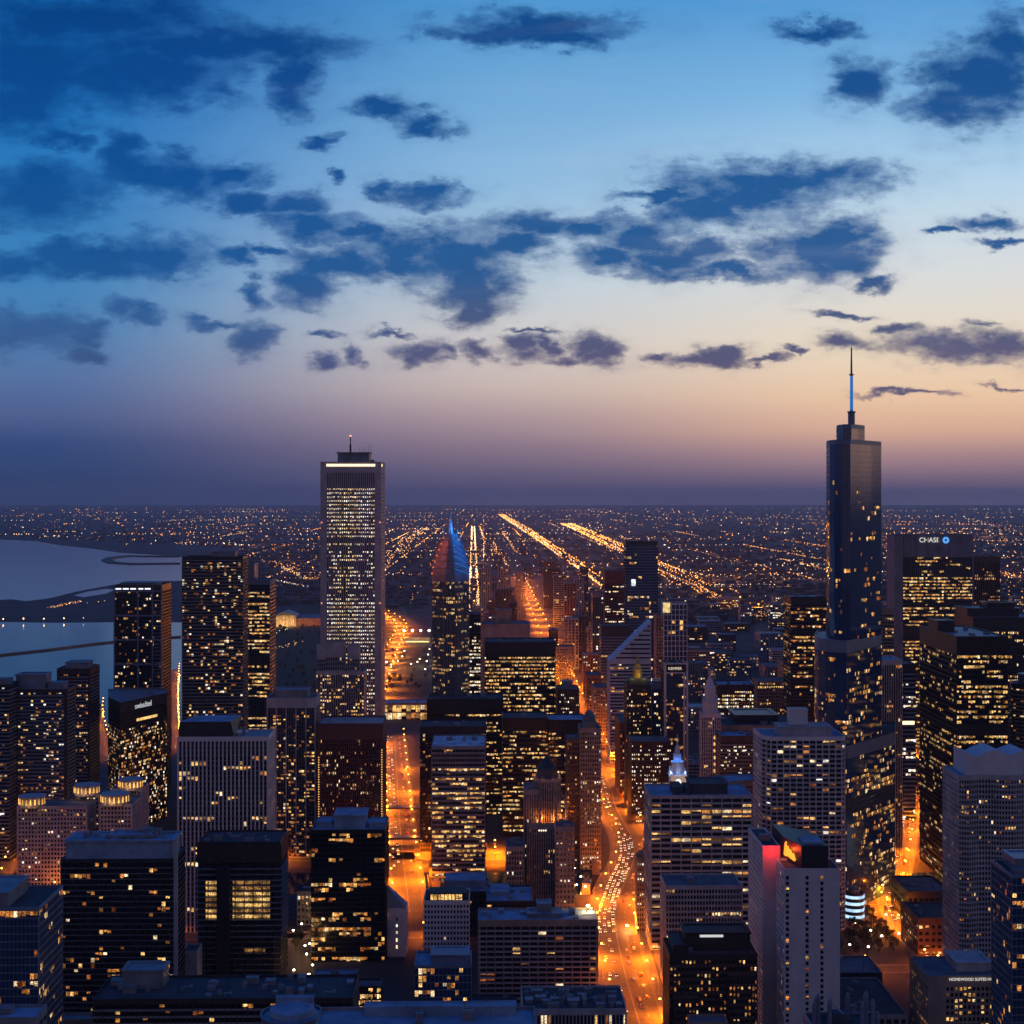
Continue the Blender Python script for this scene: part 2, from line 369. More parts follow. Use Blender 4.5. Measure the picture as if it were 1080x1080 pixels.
def roof(root, poly, z1, mat='roof_gravel', par=1.1, inner=.5, parmat=None):
    n = len(poly); ip = inset_poly(poly, inner); mb = MB()
    V = [(x, y, z1) for x, y in poly]+[(x, y, z1) for x, y in ip]+[(x, y, z1-par) for x, y in ip]
    Fc = []; mi = []
    for k in range(n):
        k2 = (k+1) % n; Fc += [[k, k2, n+k2, n+k], [n+k, n+k2, 2*n+k2, 2*n+k]]; mi += [1, 1]
    Fc.append([2*n+k for k in range(n)]); mi.append(0)
    o = mesh('roof', V, Fc, [M[mat], M[parmat or mat]], mi, root); ROOFS[root.name] = o; return o
def unit(root, x, y, z, w, d, h, mat='roof_metal', name='roof_unit'):
    """a rooftop plant box with a stepped lid"""
    mb = MB(); p = [(x-w/2, y-d/2), (x+w/2, y-d/2), (x+w/2, y+d/2), (x-w/2, y+d/2)]; e = min(w, d)*.08
    i1 = inset_poly(p, e); V = []; Fc = []
    rings = [(p, z), (p, z+h*.9), (inset_poly(p, -e*.5), z+h*.9), (inset_poly(p, -e*.5), z+h), (i1, z+h), (i1, z+h*.93)]
    for pl, zz in rings: V += [(a, b, zz) for a, b in pl]
    for r in range(len(rings)-1):
        for k in range(4): k2 = (k+1) % 4; Fc.append([r*4+k, r*4+k2, r*4+4+k2, r*4+4+k])
    Fc.append([len(V)-4+k for k in range(4)])
    return mesh(name, V, Fc, M[mat], None, ROOFS.get(root.name, root))
def units(root, poly, z, n, seed, mat='roof_metal', hmax=3.5):
    rr = random.Random(seed); xs = [p[0] for p in poly]; ys = [p[1] for p in poly]; x0, x1, y0, y1 = min(xs), max(xs), min(ys), max(ys); placed = []
    for _ in range(n*6):
        w = rr.uniform(2, 6); d = rr.uniform(2, 6); h = rr.uniform(1.2, hmax)
        if x1-x0 < w+3 or y1-y0 < d+3: continue
        x = rr.uniform(x0+1.5+w/2, x1-1.5-w/2); y = rr.uniform(y0+1.5+d/2, y1-1.5-d/2)
        if all(abs(x-a)*2 > w+c+1 or abs(y-b)*2 > d+e+1 for a, b, c, e in placed):
            placed.append((x, y, w, d)); k = rr.random(); par_ = ROOFS.get(root.name, root)
            if k < .5: unit(root, x, y, z, w, d, h, mat)
            elif k < .72:
                r_ = min(w, d)/2; MB().lathe([(r_, z), (r_, z+h*.8), (r_*.8, z+h*.82), (r_*.8, z+h), (r_*.7, z+h), (r_*.66, z+h*.86)], 12, x, y).build('cooling_fan', M['roof_metal'], par_)
            elif k < .88:
                MB().tube([(x-w/2, y-d/2, z), (x-w/2, y-d/2, z+h*.6), (x+w/2, y-d/2+.1, z+h*.6), (x+w/2, y+d/2, z+h*.6), (x+w/2, y+d/2, z)], .35, 6).build('duct', M['roof_membrane'], par_)
            else:
                MB().tube([(x, y, z), (x, y, z+h*2.2)], [.14, .06], 5).build('aerial', M['dark_metal'], par_)
        if len(placed) >= n: break
HERO = []
def rect(w, d): return [(-w/2, 0), (w/2, 0), (w/2, d), (-w/2, d)]
def tower(kind, label, cat, x0, x1, yt, Y, d, short=None, group=None, roofm='roof_gravel', parm=None, pent=(), pentm='roof_metal', nunits=4, rz=YAW, z1=None, rooftop=True, **k):
    """a building: x0, x1, yt give the front face in the photograph, Y its distance, d its depth"""
    w = (x1-x0)/F*Y; c = gx((x0+x1)/2, Y); z1 = z1 or gz(yt, Y)
    root = empty(kind, (c, Y, 0), rz); tag(root, label, cat, group)
    poly = rect(w, d); facade(root, poly, 0, z1, **k)
    mats = k.get('mats', ('grey_concrete',)*3); zr = z1-1.1
    if rooftop: roof(root, poly, z1, roofm, parmat=parm or mats[0])
    for (a, b, e, f, h) in pent:
        unit(root, (-.5+(a+b)/2)*w, (e+f)/2*d, zr, (b-a)*w, (f-e)*d, h, pentm, 'penthouse')
    if nunits: units(root, [(-w/2, d*.05), (w/2, d*.05), (w/2, d*.95), (-w/2, d*.95)], zr, nunits, int(x0*7+Y))
    HERO.append((root, short or label.split(' with ')[0].split(' under ')[0], (x0+x1)/2, yt, Y, w, d))
    return root
def text(parent, s, loc, size, mat, rz=0.0, extrude=.12, name='lettering', shear=0.0, width=None):
    c = bpy.data.curves.new(name, 'FONT'); c.body = s; c.size = size; c.extrude = extrude; c.align_x = 'CENTER'; c.align_y = 'CENTER'; c.shear = shear
    tmp = bpy.data.objects.new('tmp', c); COL.objects.link(tmp); dg = bpy.context.evaluated_depsgraph_get(); me = bpy.data.meshes.new_from_object(tmp.evaluated_get(dg)); bpy.data.objects.remove(tmp)
    me.materials.clear(); me.materials.append(mat); o = bpy.data.objects.new(name, me); o.location = loc; o.rotation_euler = (R(90), 0, rz); COL.objects.link(o); o.parent = parent
    return o
# ------------------------------------------------------------------ terrain, water, roads
def struct(o): o['kind'] = 'structure'; return o
def groundmat():
    m = principled('city_ground', (.045,.042,.045), .9, var=.6, vscale=.012)
    return m
E = 45000
struct(mesh('ground', [(-E,-2000,0),(E,-2000,0),(E,E,0),(-E,E,0)], [[0,1,2,3]], groundmat()))
wm = bpy.data.materials.new('lake_water'); wm.use_nodes = True; nt = wm.node_tree; b = nt.nodes['Principled BSDF']
b.inputs['Base Color'].default_value = (.006,.014,.03,1); b.inputs['Roughness'].default_value = .07; b.inputs['IOR'].default_value = 1.33; b.inputs['Specular IOR Level'].default_value = .5
g = nt.nodes.new('ShaderNodeNewGeometry'); mp = nt.nodes.new('ShaderNodeMapping'); mp.inputs['Scale'].default_value = (.03,.16,.05)
n = nt.nodes.new('ShaderNodeTexNoise'); n.inputs['Scale'].default_value = 1.0; n.inputs['Detail'].default_value = 5; bp = nt.nodes.new('ShaderNodeBump'); bp.inputs['Strength'].default_value = .10; bp.inputs['Distance'].default_value = 1.0
nt.links.new(g.outputs['Position'], mp.inputs[0]); nt.links.new(mp.outputs[0], n.inputs['Vector']); nt.links.new(n.outputs[0], bp.inputs['Height']); nt.links.new(bp.outputs[0], b.inputs['Normal'])
def sheet(name, pts, z, m):
    return struct(mesh(name, [(p[0], p[1], z) for p in pts], [list(range(len(pts)))[::-1]], m))
def gp(l): return [gnd(*p) for p in l]
sheet('lake', gp([(-500,656),(0,656),(60,657),(140,656),(236,657),(234,690),(228,725),(222,768),(-500,768)]), .08, wm)
sheet('lake', gp([(-900,560),(0,569),(40,571),(62,575),(100,579),(126,583),(190,587),(236,592),(240,612),(150,613),(118,617),(80,624),(52,631),(28,634),(12,632),(-40,635),(-900,640)]), .08, wm)
sheet('lagoon', gp([(78,628),(92,624),(112,621),(121,622),(112,626),(88,630)]), .08, wm)
sheet('river', [(-1200,1140,0),(900,1140,0),(900,1205,0),(-1200,1205,0)], .05, wm)
lawn = principled('park_grass', (.02,.032,.016), .95, var=.5, vscale=.03)
sheet('park_lawn', gp([(262,668),(338,668),(452,672),(452,735),(262,735)]), .02, lawn)
sheet('park_lawn', [(x, y, 0) for x, y in ((-560,2900),(-250,2900),(-250,4300),(-560,4300))], .024, lawn)
# breakwaters in the lake
stone = M['grey_concrete']
def wallstrip(name, pts, w, h, m, label, cat):
    mb = MB()
    V = []; Fc = []
    for i, p in enumerate(pts):
        d = (pts[min(i+1, len(pts)-1)]-pts[max(i-1, 0)]).normalized(); s = Vector((-d.y, d.x, 0))*w/2
        V += [p-s, p+s, p+s+Vector((0,0,h)), p-s+Vector((0,0,h))]
    for i in range(len(pts)-1):
        a = i*4
        for k in range(4): k2 = (k+1) % 4; Fc.append([a+k, a+k2, a+4+k2, a+4+k])
    Fc += [[3,2,1,0], [len(V)-4+k for k in range(4)]]
    return tag(mesh(name, V, Fc, m), label, cat)
wallstrip('breakwater', gp([(-60,697),(-5,692),(50,686),(96,680),(124,677),(190,672)]), 7, 3, M['dark_metal'], 'long thin dark breakwater crossing the harbour water', 'breakwater')
wallstrip('breakwater', gp([(190,587),(160,587),(135,586.5),(118,588.5),(112,591),(118,593.5),(140,595),(190,594.5)]), 45, 4, M['dark_green_stone'], 'looped dark breakwater hooking out into the far lake', 'breakwater')
asph = principled('road_asphalt', (.06,.055,.048), .75, var=.45, vscale=.2)
pav = principled('pavement_concrete', (.13,.115,.10), .85, var=.35, vscale=.2)
white_paint = principled('road_paint', (.32,.30,.26), .7)
def resample(pts, step):
    out = [Vector(pts[0])]; acc = 0
    for a, b in zip(pts[:-1], pts[1:]):
        a = Vector(a); b = Vector(b); L = (b-a).length; d = (b-a)/L; s = step-acc
        while s < L: out.append(a+d*s); s += step
        acc = L-(s-step)
    return out
def smoothpath(pts, it=2):
    pts = [Vector(p) for p in pts]
    for _ in range(it):
        q = [pts[0]]
        for a, b in zip(pts[:-1], pts[1:]): q += [a*.75+b*.25, a*.25+b*.75]
        q.append(pts[-1]); pts = q
    return pts
def normals(pts):
    out = []
    for i in range(len(pts)):
        d = (pts[min(i+1, len(pts)-1)]-pts[max(i-1, 0)]).normalized(); out.append(Vector((d.y, -d.x, 0)))     # to the right of travel
    return out
def ribbon(name, pts, o0, o1, z, m, thick=0):
    ns = normals(pts); V = []; Fc = []
    for p, s in zip(pts, ns): V += [p+s*o0+Vector((0,0,z)), p+s*o1+Vector((0,0,z))]
    for i in range(len(pts)-1): Fc.append([2*i, 2*i+1, 2*i+3, 2*i+2])
    if thick:
        nb = len(V); V += [v-Vector((0,0,thick)) for v in V]
        for i in range(len(pts)-1): Fc += [[2*i+2, nb+2*i+2, nb+2*i, 2*i], [2*i+1, nb+2*i+1, nb+2*i+3, 2*i+3]]
        Fc += [[1, 0, nb, nb+1]]
    return struct(mesh(name, V, Fc, m))
def road(pts, w, walk=5, z=.12, dashes=True):
    ribbon('road', pts, -w/2, w/2, z, asph)
    if walk:
        ribbon('pavement', pts, -w/2-walk, -w/2, z+.14, pav, .2); ribbon('pavement', pts, w/2, w/2+walk, z+.14, pav, .2)
    if dashes:
        V = []; Fc = []; q = resample(pts, 4.5); ns = normals(q)
        for o in ([-w/4, -.25, .25, w/4] if w > 18 else [0]):
            for i in range(0, len(q)-1, 3 if abs(o) > 1 else 1):
                s = ns[i]; t_ = ns[min(i+1, len(q)-1)]; b = len(V); h = .09
                V += [q[i]+s*(o-h), q[i]+s*(o+h), q[i+1]+t_*(o+h), q[i+1]+t_*(o-h)]; Fc.append([b, b+1, b+2, b+3])
        struct(mesh('lane_markings', [v+Vector((0,0,z+.006)) for v in V], Fc, white_paint))
def mich(Y): return 101-math.tan(YAW)*(Y-1610)
AVE = smoothpath(gp([(696,1150),(676,1085),(664,1045),(655,1010),(650,985),(648,962),(657,934),(670,906),(668,885),(655,862),(647,846)])+[Vector((mich(Y), Y, 0)) for Y in (1560, 2200, 3000, 4600, 6000)])
road(AVE, 27, 7)
ribbon('plaza', [p for p in AVE if p.y < 1120], 22, 48, .2, pav)
STATE = smoothpath(gp([(1003,1040),(986,1016),(968,992),(950,970),(941,952),(942,932),(949,908),(954,880),(957,850),(959,820),(955,780),(952,760)]))
road(STATE, 16, 4)
COLUMBUS = smoothpath(gp([(432,962),(428,930),(424,895),(421,860),(419,825),(417,795),(416,776)]))
road(COLUMBUS, 20, 5)
DRIVE = smoothpath(gp([(396,745),(402,722),(409,700),(417,682),(425,668),(421,659),(410,652),(398,646),(380,640)]))
road(DRIVE, 26, 0, dashes=False)
DRIVE2 = smoothpath(gp([(424,640),(428,652),(440,660),(452,662)])); road(DRIVE2, 14, 0, dashes=False)
def gridrow(Y0, xa, xb): return [Vector((x, Y0+math.tan(YAW)*x, 0)) for x in np.linspace(xa, xb, 12)]
WACKER = gridrow(1262, -520, 40); road(WACKER, 26, 4, dashes=False)
WACKER2 = gridrow(1228, -520, 30); road(WACKER2, 9, 0, z=.13, dashes=False)
CROSS = gridrow(1095, 150, 420); road(CROSS, 16, 4, dashes=False)
CROSS2 = gridrow(955, 130, 420); road(CROSS2, 12, 3, z=.13, dashes=False)
CROSS3 = gridrow(1035, -420, -60); road(CROSS3, 12, 3, dashes=False)
EASTST = smoothpath(gp([(60,1045),(56,1000),(50,960),(44,920),(40,890)])); road(EASTST, 14, 3, dashes=False)
FAREAST = smoothpath(gp([(-8,930),(2,900),(10,872)])); road(FAREAST, 22, 3, dashes=False)
HARBORDR = smoothpath(gp([(112,800),(106,775),(102,755),(104,742)])); road(HARBORDR, 14, 0, dashes=False)
SLIT = smoothpath(gp([(184,790),(183,755),(183,722),(185,706)])); road(SLIT, 10, 0, dashes=False)
RAMP = smoothpath(gp([(318,1060),(308,1030),(305,1000),(312,985),(330,978),(352,972)])); road(RAMP, 12, 0, dashes=False)
# bridges over the river: parapets and bridge houses beside the avenue, parapets only beside the other road
def bridge(pts, w, label):
    root = empty('bridge', pts[0]); tag(root, label, 'bridge'); q = [p-pts[0] for p in pts]; ns = normals(q)
    for s in (-1, 1):
        V = []; Fc = []
        for p, n_ in zip(q, ns):
            a = p+n_*s*(w/2); b2 = p+n_*s*(w/2+.6); V += [a+Vector((0,0,.3)), b2+Vector((0,0,.3)), b2+Vector((0,0,1.7)), a+Vector((0,0,1.7))]
        for i in range(len(q)-1):
            for k in range(4): k2 = (k+1) % 4; Fc.append([i*4+k, i*4+k2, i*4+4+k2, i*4+4+k])
        mesh('parapet', V, Fc, M['tan_stone'], None, root)
    for i in (0, len(q)-1):
        for s in (-1, 1):
            c = q[i]+ns[i]*s*(w/2+5)
            mb = MB().box(c.x-3, c.x+3, c.y-3, c.y+3, 0, 8).box(c.x-3.4, c.x+3.4, c.y-3.4, c.y+3.4, 8, 8.8).box(c.x-2.6, c.x+2.6, c.y-2.6, c.y+2.6, 8.8, 11.5, 0, .6)
            mb.build('bridge_house', M['tan_stone'], root)
bridge([p for p in AVE if 1136 < p.y < 1210], 41, 'bascule bridge carrying the curving avenue over the river')
bridge([p for p in COLUMBUS if 1136 < p.y < 1210], 34, 'wide bridge carrying the straight orange road over the river')
# ------------------------------------------------------------------ tall buildings, far to near
G3 = lambda w, s=None, g='glass': (w, s or w, g)
# the tall white-ribbed tower
t1 = tower('office_tower', 'very tall ribbed office tower with a lit band under its roofline', 'office tower', 338, 402, 487, 1500, 60, 'the tall ribbed tower',
    bay=2.85, fl=3.9, pier=.52, span=.5, rec=.9, mats=('pale_concrete','dark_metal','glass'), lit=.62, mode='res', pal='white', top=10, mech=((.95,1),(.78,.79),(.06,.075)), corner=6.2, sidelit=0.0,
    litrows=lambda f, p: p if p < .01 else (.96 if f > .79 or .46 < f < .6 else (.74 if f < .36 else .6 if int(f*90) % 4 else .2)), roofm='roof_metal', nunits=2, pent=((.26,.78,.25,.75,11),))
w1 = HERO[-1][5]; zt = gz(487, 1500)
MB().box(-w1/2+6, w1/2-6, -.35, -.05, zt-4.6, zt-2.2).build('crown_light', glow('crown_light_strip', (1,.82,.5), 1.7), t1)
MB().box(w1/2+.05, w1/2+.35, 4, 14, zt-4.6, zt-2.2).build('crown_light', glow('crown_light_strip', (1,.7,.35), 1.7), t1)
mb = MB(); mb.lathe([(1.0, zt+9), (1.0, zt+18), (.5, zt+18.2), (.5, zt+26)], 8, -3, 30)
mb.build('antenna', M['dark_metal'], t1)
for k in range(6): MB().lathe([(.18, zt+8), (.12, zt+14+random.random()*5)], 5, 6+k*2.2, 28+random.random()*8).build('aerial', M['dark_metal'], t1)
MB().lathe([(.9, zt+26), (1.2, zt+26.8), (.6, zt+27.6)], 8, -3, 30).build('beacon', glow('beacon_red', (1,.3,.2), 2.2), t1)
for s in (-1, 1):
    for fz in (.58, .82): MB().box(s*(w1/2-1.2)-.5, s*(w1/2-1.2)+.5, -.9, -.1, zt*fz-.5, zt*fz+.5).build('warning_light', glow('warning_light_red', (1,.35,.25), 1.6), t1)

# the chevron-topped tower with the spire
Yp = 1450; rp = 45/F*Yp/2; cx = gx(474.5, Yp); zs = gz(607, Yp); za = gz(563, Yp); zt2 = gz(537, Yp)
t2 = empty('office_tower', (cx, Yp+rp, 0), YAW); tag(t2, 'slate tower with a stepped chevron roof lit blue and orange and a needle spire', 'office tower')
c8 = 4.2
dia = [(-c8,-rp+c8*.6), (c8,-rp+c8*.6), (rp-c8*.6,-c8), (rp-c8*.6,c8), (c8,rp-c8*.6), (-c8,rp-c8*.6), (-rp+c8*.6,c8), (-rp+c8*.6,-c8)]
facade(t2, dia, 0, zs, bay=2.4, fl=3.6, pier=.34, span=.3, rec=.6, mats=('grey_concrete','dark_metal','glass'), lit=.3, mode='office', pal='gold', top=6, mech=((.46,.5),), litrows=lambda f, p: p*2 if f > .9 else p*.9)
prev = None
for i in range(6):
    f0 = i/6; f1 = (i+1)/6; s0 = 1-.75*f0**1.25; s1 = s0; z0_ = zs+(za-zs)*f0; z1_ = zs+(za-zs)*f1
    pl = [(x*s0, y*s0) for x, y in dia]
    MB().prism(pl, z0_, z1_-.4, 0, [(x*(s0-.11), y*(s0-.11)) for x, y in dia]).build('roof_tier', M['grey_concrete'], t2)
    e = 1.3
    for a in (0, 2, 4, 6):     # the chevron gables over the four faces and corners
        p, q = Vector(dia[a])*s0, Vector(dia[(a+1) % 8])*s0; mid = (p+q)/2*1.0
        V = [(p.x, p.y, z0_), (q.x, q.y, z0_), (mid.x, mid.y, z0_+10), (p.x*.86, p.y*.86, z0_), (q.x*.86, q.y*.86, z0_), (mid.x*.8, mid.y*.8, z0_+10)]
        mesh('gable', V, [[0,1,2],[5,4,3],[1,4,5,2],[0,2,5,3],[0,3,4,1]], M['grey_concrete'], None, t2)
MB().lathe([(4.2, za-6), (2.6, za), (2.0, za+5), (.8, za+13), (.35, zt2-6), (.15, zt2)], 8).build('spire', M['white_stone'], t2)
for i in range(4):
    zz = zs+3+i*9
    lamp(t2, (26-i*5, -20+i*3, zz+2), 3000, (.0,.2,1), 1.5, 'uplight'); 
    lamp(t2, (-25+i*5, -19+i*3, zz), 1700, (1,.13,.01), 1.5, 'uplight')
eb, eo = glow('edge_light_blue', (.03,.3,1), .55), glow('edge_light_orange', (1,.2,.02), 1.0)
for i in range(7):
    s0 = 1-.75*(i/7)**1.25; z0_ = zs+(za-zs)*i/7
    p, q = Vector(dia[2])*s0, Vector(dia[1])*s0; m_ = p*.5+q*.5
    MB().tube([(p.x+.1, p.y-.1, z0_+.2), (q.x+.1, q.y-.1, z0_+6.5)], .32, 4).build('edge_light', eb, t2)
    p = Vector(dia[7])*s0; MB().lathe([(.2,0),(.75,.4),(.75,1.2),(.2,1.6)], 6).build('edge_bulb', eo, t2).location = (p.x-.2, p.y-.2, z0_+.5)
lamp(t2, (7, -8, za+6), 11300, (.0,.25,1), 1.5, 'uplight'); lamp(t2, (-6, -9, za+9), 1300, (.0,.25,1), 1.5, 'uplight')
HERO.append((t2, 'the chevron-topped tower', 474, 560, Yp, rp*2, rp*2))

# the tall setback glass tower with the blue spire
def pl_local(pts, root):
    i = root.matrix_basis.inverted() if False else None
    c = math.cos(-root.rotation_euler.z); s = math.sin(-root.rotation_euler.z); out = []
    for x, Y in pts:
        X = gx(x, Y)-root.location.x; y = Y-root.location.y; out.append((X*c-y*s, X*s+y*c))
    return out
t3 = empty('glass_tower', (gx(898, 1140), 1140, 0), 0); tag(t3, 'tallest blue glass tower with rounded setbacks and a lit blue spire', 'glass tower')
def arc(pts): return pts
P0_ = [(857,1150),(858,1128),(862,1112),(870,1100),(881,1092),(893,1088),(911,1108),(928,1130),(944,1152),(944,1205),(860,1205)]
P1_ = [(859,1150),(859.5,1130),(863,1114),(871,1103),(881,1095),(893,1091),(905,1108),(918,1127),(930,1146),(930,1182),(862,1182)]
P2_ = [(871.5,1150),(872,1130),(875,1116),(880,1107),(888,1101),(897,1098),(908,1112),(919,1128),(929.5,1145),(929.5,1175),(872,1175)]
P3_ = [(882,1150),(883,1126),(889,1112),(898,1108),(905,1118),(912,1132),(912,1165),(882,1165)]
gl = ('blue_grey_metal','glass_blue','glass_blue')
z0a, z1a, z2a, z3a = gz(784, 1100), gz(674, 1105), gz(464, 1110), gz(448, 1120)
l0, l1, l2, l3 = (pl_local(p, t3) for p in (P0_, P1_, P2_, P3_))
kw = dict(bay=1.9, fl=3.75, pier=.05, span=.2, rec=.04, mats=gl, mode='office', pal='warm', maxwin=34)
facade(t3, l0, 0, z0a, lit=.3, top=9, name='lower_tier', mech=((.64,.74),), **kw); roof(t3, l0, z0a, 'roof_dark')
facade(t3, l1, z0a-1.05, z1a, lit=.2, top=8.5, name='middle_tier', litrows=lambda f, p: p*1.4 if f < .6 else p*.7, **kw); roof(t3, l1, z1a, 'roof_metal')
facade(t3, l2, z1a-1.05, z2a, lit=.05, top=3, name='upper_tier', litrows=lambda f, p: p*2.2 if f < .45 else (p*1.2 if f < .7 else p*.25), **kw); roof(t3, l2, z2a, 'roof_metal')
facade(t3, l3, z2a-1.05, z3a, lit=0, top=3, name='crown_tier', **kw); roof(t3, l3, z3a, 'roof_metal')
sx_, sy_ = pl_local([(898, 1140)], t3)[0]
zsp = gz(366, 1140); h_ = zsp-z3a
MB().lathe([(2.6, z3a-1), (2.6, z3a+h_*.16), (3.2, z3a+h_*.17), (3.2, z3a+h_*.185), (1.2, z3a+h_*.19), (1.0, z3a+h_*.64), (2.0, z3a+h_*.645), (2.0, z3a+h_*.655), (.8, z3a+h_*.66), (.5, zsp-1), (.2, zsp)], 10, sx_, sy_).build('spire', M['blue_grey_metal'], t3)
MB().lathe([(1.25, z3a+h_*.2), (1.1, z3a+h_*.63)], 10, sx_, sy_-.35, caps=False).build('spire_light', glow('spire_blue_light', (.02,.27,.85), .6), t3)
HERO.append((t3, 'the tall blue glass tower', 898, 460, 1110, 50, 60))

T = tower
# ---- far left group
T('apartment_tower', 'dark residential tower cut by the left edge of the photo beside a pale edge strip', 'apartment tower', -26, 10, 722, 1240, 26, 'the leftmost dark tower', bay=3, fl=3.1, pier=.1, span=.4, rec=.8, mats=('dark_metal','blue_grey_metal','glass'), lit=.14, top=2, pent=((.3,.9,.3,.7,5),))
T('apartment_tower', 'broad dark blue balcony tower with a boxy roof house beside the lake', 'apartment tower', 15, 71, 727, 1260, 26, 'the broad balcony tower', bay=2.9, fl=3.05, pier=.07, span=.42, rec=1.1, mats=('dark_metal','blue_grey_metal','glass_blue'), lit=.17, corner=3, top=2.5, pent=((0,.55,.2,.9,13),(.6,.9,.2,.7,6)), pentm='blue_grey_metal', mech=((.96,.98),))
T('apartment_tower', 'narrow brown banded tower with a two-storey crown against the lake', 'apartment tower', 60, 95, 705, 1370, 34, 'the narrow banded tower', bay=2.6, fl=3.05, pier=.14, span=.42, rec=.9, mats=('dark_brown','grey_concrete','glass'), lit=.16, corner=2, top=5, pent=((.2,.85,.2,.8,6),), mech=((.955,.985),), pal='warm')
t4 = T('apartment_tower', 'slate glass tower framed by a pale mega-grid with a white light strip', 'apartment tower', 120, 171, 617, 1500, 44, 'the mega-grid tower', bay=1.9, fl=3.2, pier=.1, span=.3, rec=.35, mats=('dark_metal','dark_metal','glass'), lit=.07, top=6, pal='res', sidelit=.16, pent=((.1,.85,.2,.8,3),), roofm='roof_dark')
w4 = HERO[-1][5]; z4 = gz(617, 1500); fm = MB()
V = []
for k, f in enumerate((0, .5, .8, 1)): fm.box(-w4/2+f*w4-.7+(.7 if k == 0 else -.7 if k == 3 else 0), -w4/2+f*w4+.7+(.7 if k == 0 else -.7 if k == 3 else 0), -.7, -.02, 0, z4)
for k in range(9): fm.box(-w4/2+.1, w4/2-.1, -.5, -.03, z4-7-k*24, z4-5.4-k*24)
for k in range(54): fm.box(w4*.3+.8, w4/2-1.5, -.42, -.04, z4-12-k*3.6, z4-11.2-k*3.6)
fm.build('frame', M['blue_grey_metal'], t4)
for k in range(5): MB().box(-w4/2+2+k*7.2, -w4/2+7.6+k*7.2, -.65, -.52, z4-4.4, z4-3.1).build('roof_light', glow('roof_light_white', (.9,.95,1), 1.6), t4)
# triangular hotel with the sloping sign
t5 = empty('hotel_tower', (gx(126, 1345), 1345, 0), 0); tag(t5, 'black triangular glass hotel with white lettering below its roof', 'hotel tower'); z5 = gz(741, 1345)
tri = pl_local([(114,1385),(127,1345),(176,1412),(176,1440),(114,1440)], t5)
facade(t5, tri, 0, z5, bay=2.6, fl=3.1, pier=.06, span=.2, rec=.3, mats=('dark_metal','black_metal','glass'), lit=.26, top=9, pal='res', litrows=lambda f, p: 0 if f > .86 else p)
roof(t5, tri, z5, 'roof_metal'); units(t5, [(2,25),(25,25),(25,80),(2,80)], z5-1.1, 3, 3)
e0, e1 = Vector((*tri[1], 0)), Vector((*tri[2], 0)); u5 = (e1-e0).normalized(); n5 = Vector((u5.y, -u5.x, 0)); a5 = math.atan2(u5.y, u5.x)
p5 = e0+u5*34+n5*.5; text(t5, 'swissôtel', (p5.x, p5.y, z5-6.3), 7, glow('sign_white', (.92,.97,1), .6), a5)
p5 = e0+u5*40+n5*.25; o = MB().box(-16, 16, -.1, .1, z5-20, z5-17.6).build('lit_strip', glow('lit_strip_gold', (1,.62,.2), 1.2, .3), t5); o.location = (p5.x, p5.y, 0); o.rotation_euler.z = a5
HERO.append((t5, 'the black triangular hotel', 145, 741, 1345, 45, 80))
# tall balcony tower with wavy slabs
t6 = T('apartment_tower', 'tall dark tower of protruding balcony slabs right of the lake', 'apartment tower', 192, 256, 587, 1450, 32, 'the slab-balcony tower', bay=3, fl=3.25, pier=.07, span=.2, rec=.4, mats=('dark_metal','dark_metal','glass'), lit=.15, top=2.2, mech=((.42,.45),(.985,1)), pent=((.46,.85,.2,.8,6),), sidelit=.3)
w6 = HERO[-1][5]; z6 = gz(587, 1450); nfl = int(z6/3.25)
V = []; Fc = []; rr = random.Random(4)
for j in range(3, nfl):
    zz = j*3.25; pts = []
    for k in range(13): u_ = k/12; pts.append((-w6/2-.6+u_*(w6+1.2), -1.3-.8*math.sin(u_*9+j*.35)*math.sin(j*.11+u_*3)))
    pts += [(w6/2+1.5, 6), (w6/2+1.5, 26), (w6/2+.05, 32), (w6/2-1, 32), (w6/2-.3, .3), (-w6/2+.3, .3)]
    sl = MB().prism(pts, zz-.2, zz+.55); b = len(V); V += sl.V; Fc += [[b+i for i in f] for f in sl.F]
o = mesh('balcony', V, Fc, M['grey_concrete'], None, t6); o['kind'] = 'stuff'
T('office_tower', 'gold-lit office slab with two dark bands tucked behind the slab-balcony tower', 'office tower', 257, 285, 612, 1600, 44, 'the gold-lit slab', bay=2.7, fl=3.9, pier=.1, span=.42, rec=.4, mats=('grey_concrete','dark_metal','glass'), lit=.92, mode='office', pal='gold', top=4, corner=.8, sidelit=.2, mech=((.33,.42),(.58,.64)), pent=((-.0,.35,.2,.8,18),), litrows=lambda f, p: p if p > .5 else p)
# hotel with glowing crowns: three blocks stepping up
t7 = empty('hotel_tower', (gx(78, 1150), 1150, 0), YAW); tag(t7, 'grey hotel of small square windows with lantern-lit corner crowns', 'hotel tower')
def blk(root, x0, x1, yt, Y, d, Y0, X0, **k):
    a, b = gx(x0, Y)-X0, gx(x1, Y)-X0; p = [(a, Y-Y0), (b, Y-Y0), (b, Y-Y0+d), (a, Y-Y0+d)]; z = gz(yt, Y); facade(root, p, 0, z, **k); roof(root, p, z, 'roof_gravel', parmat='grey_concrete'); return p, z
k7 = dict(bay=3.3, fl=3.25, pier=.42, span=.45, rec=.6, mats=G3('pale_concrete'), top=2, lit=.13, pal='res', maxwin=33, corner=1)
X7 = gx(78, 1150); cg = glow('crown_lantern', (1,.5,.12), 1.5, .6)
cap = []
p, z = blk(t7, 18, 92, 850, 1150, 26, 1150, X7, litlow=0, **k7); cap.append((p, z, -52, -34))
p, z = blk(t7, 80.5, 106, 838, 1176.1, 30, 1150, X7, **k7); cap.append((p, z, None, None))
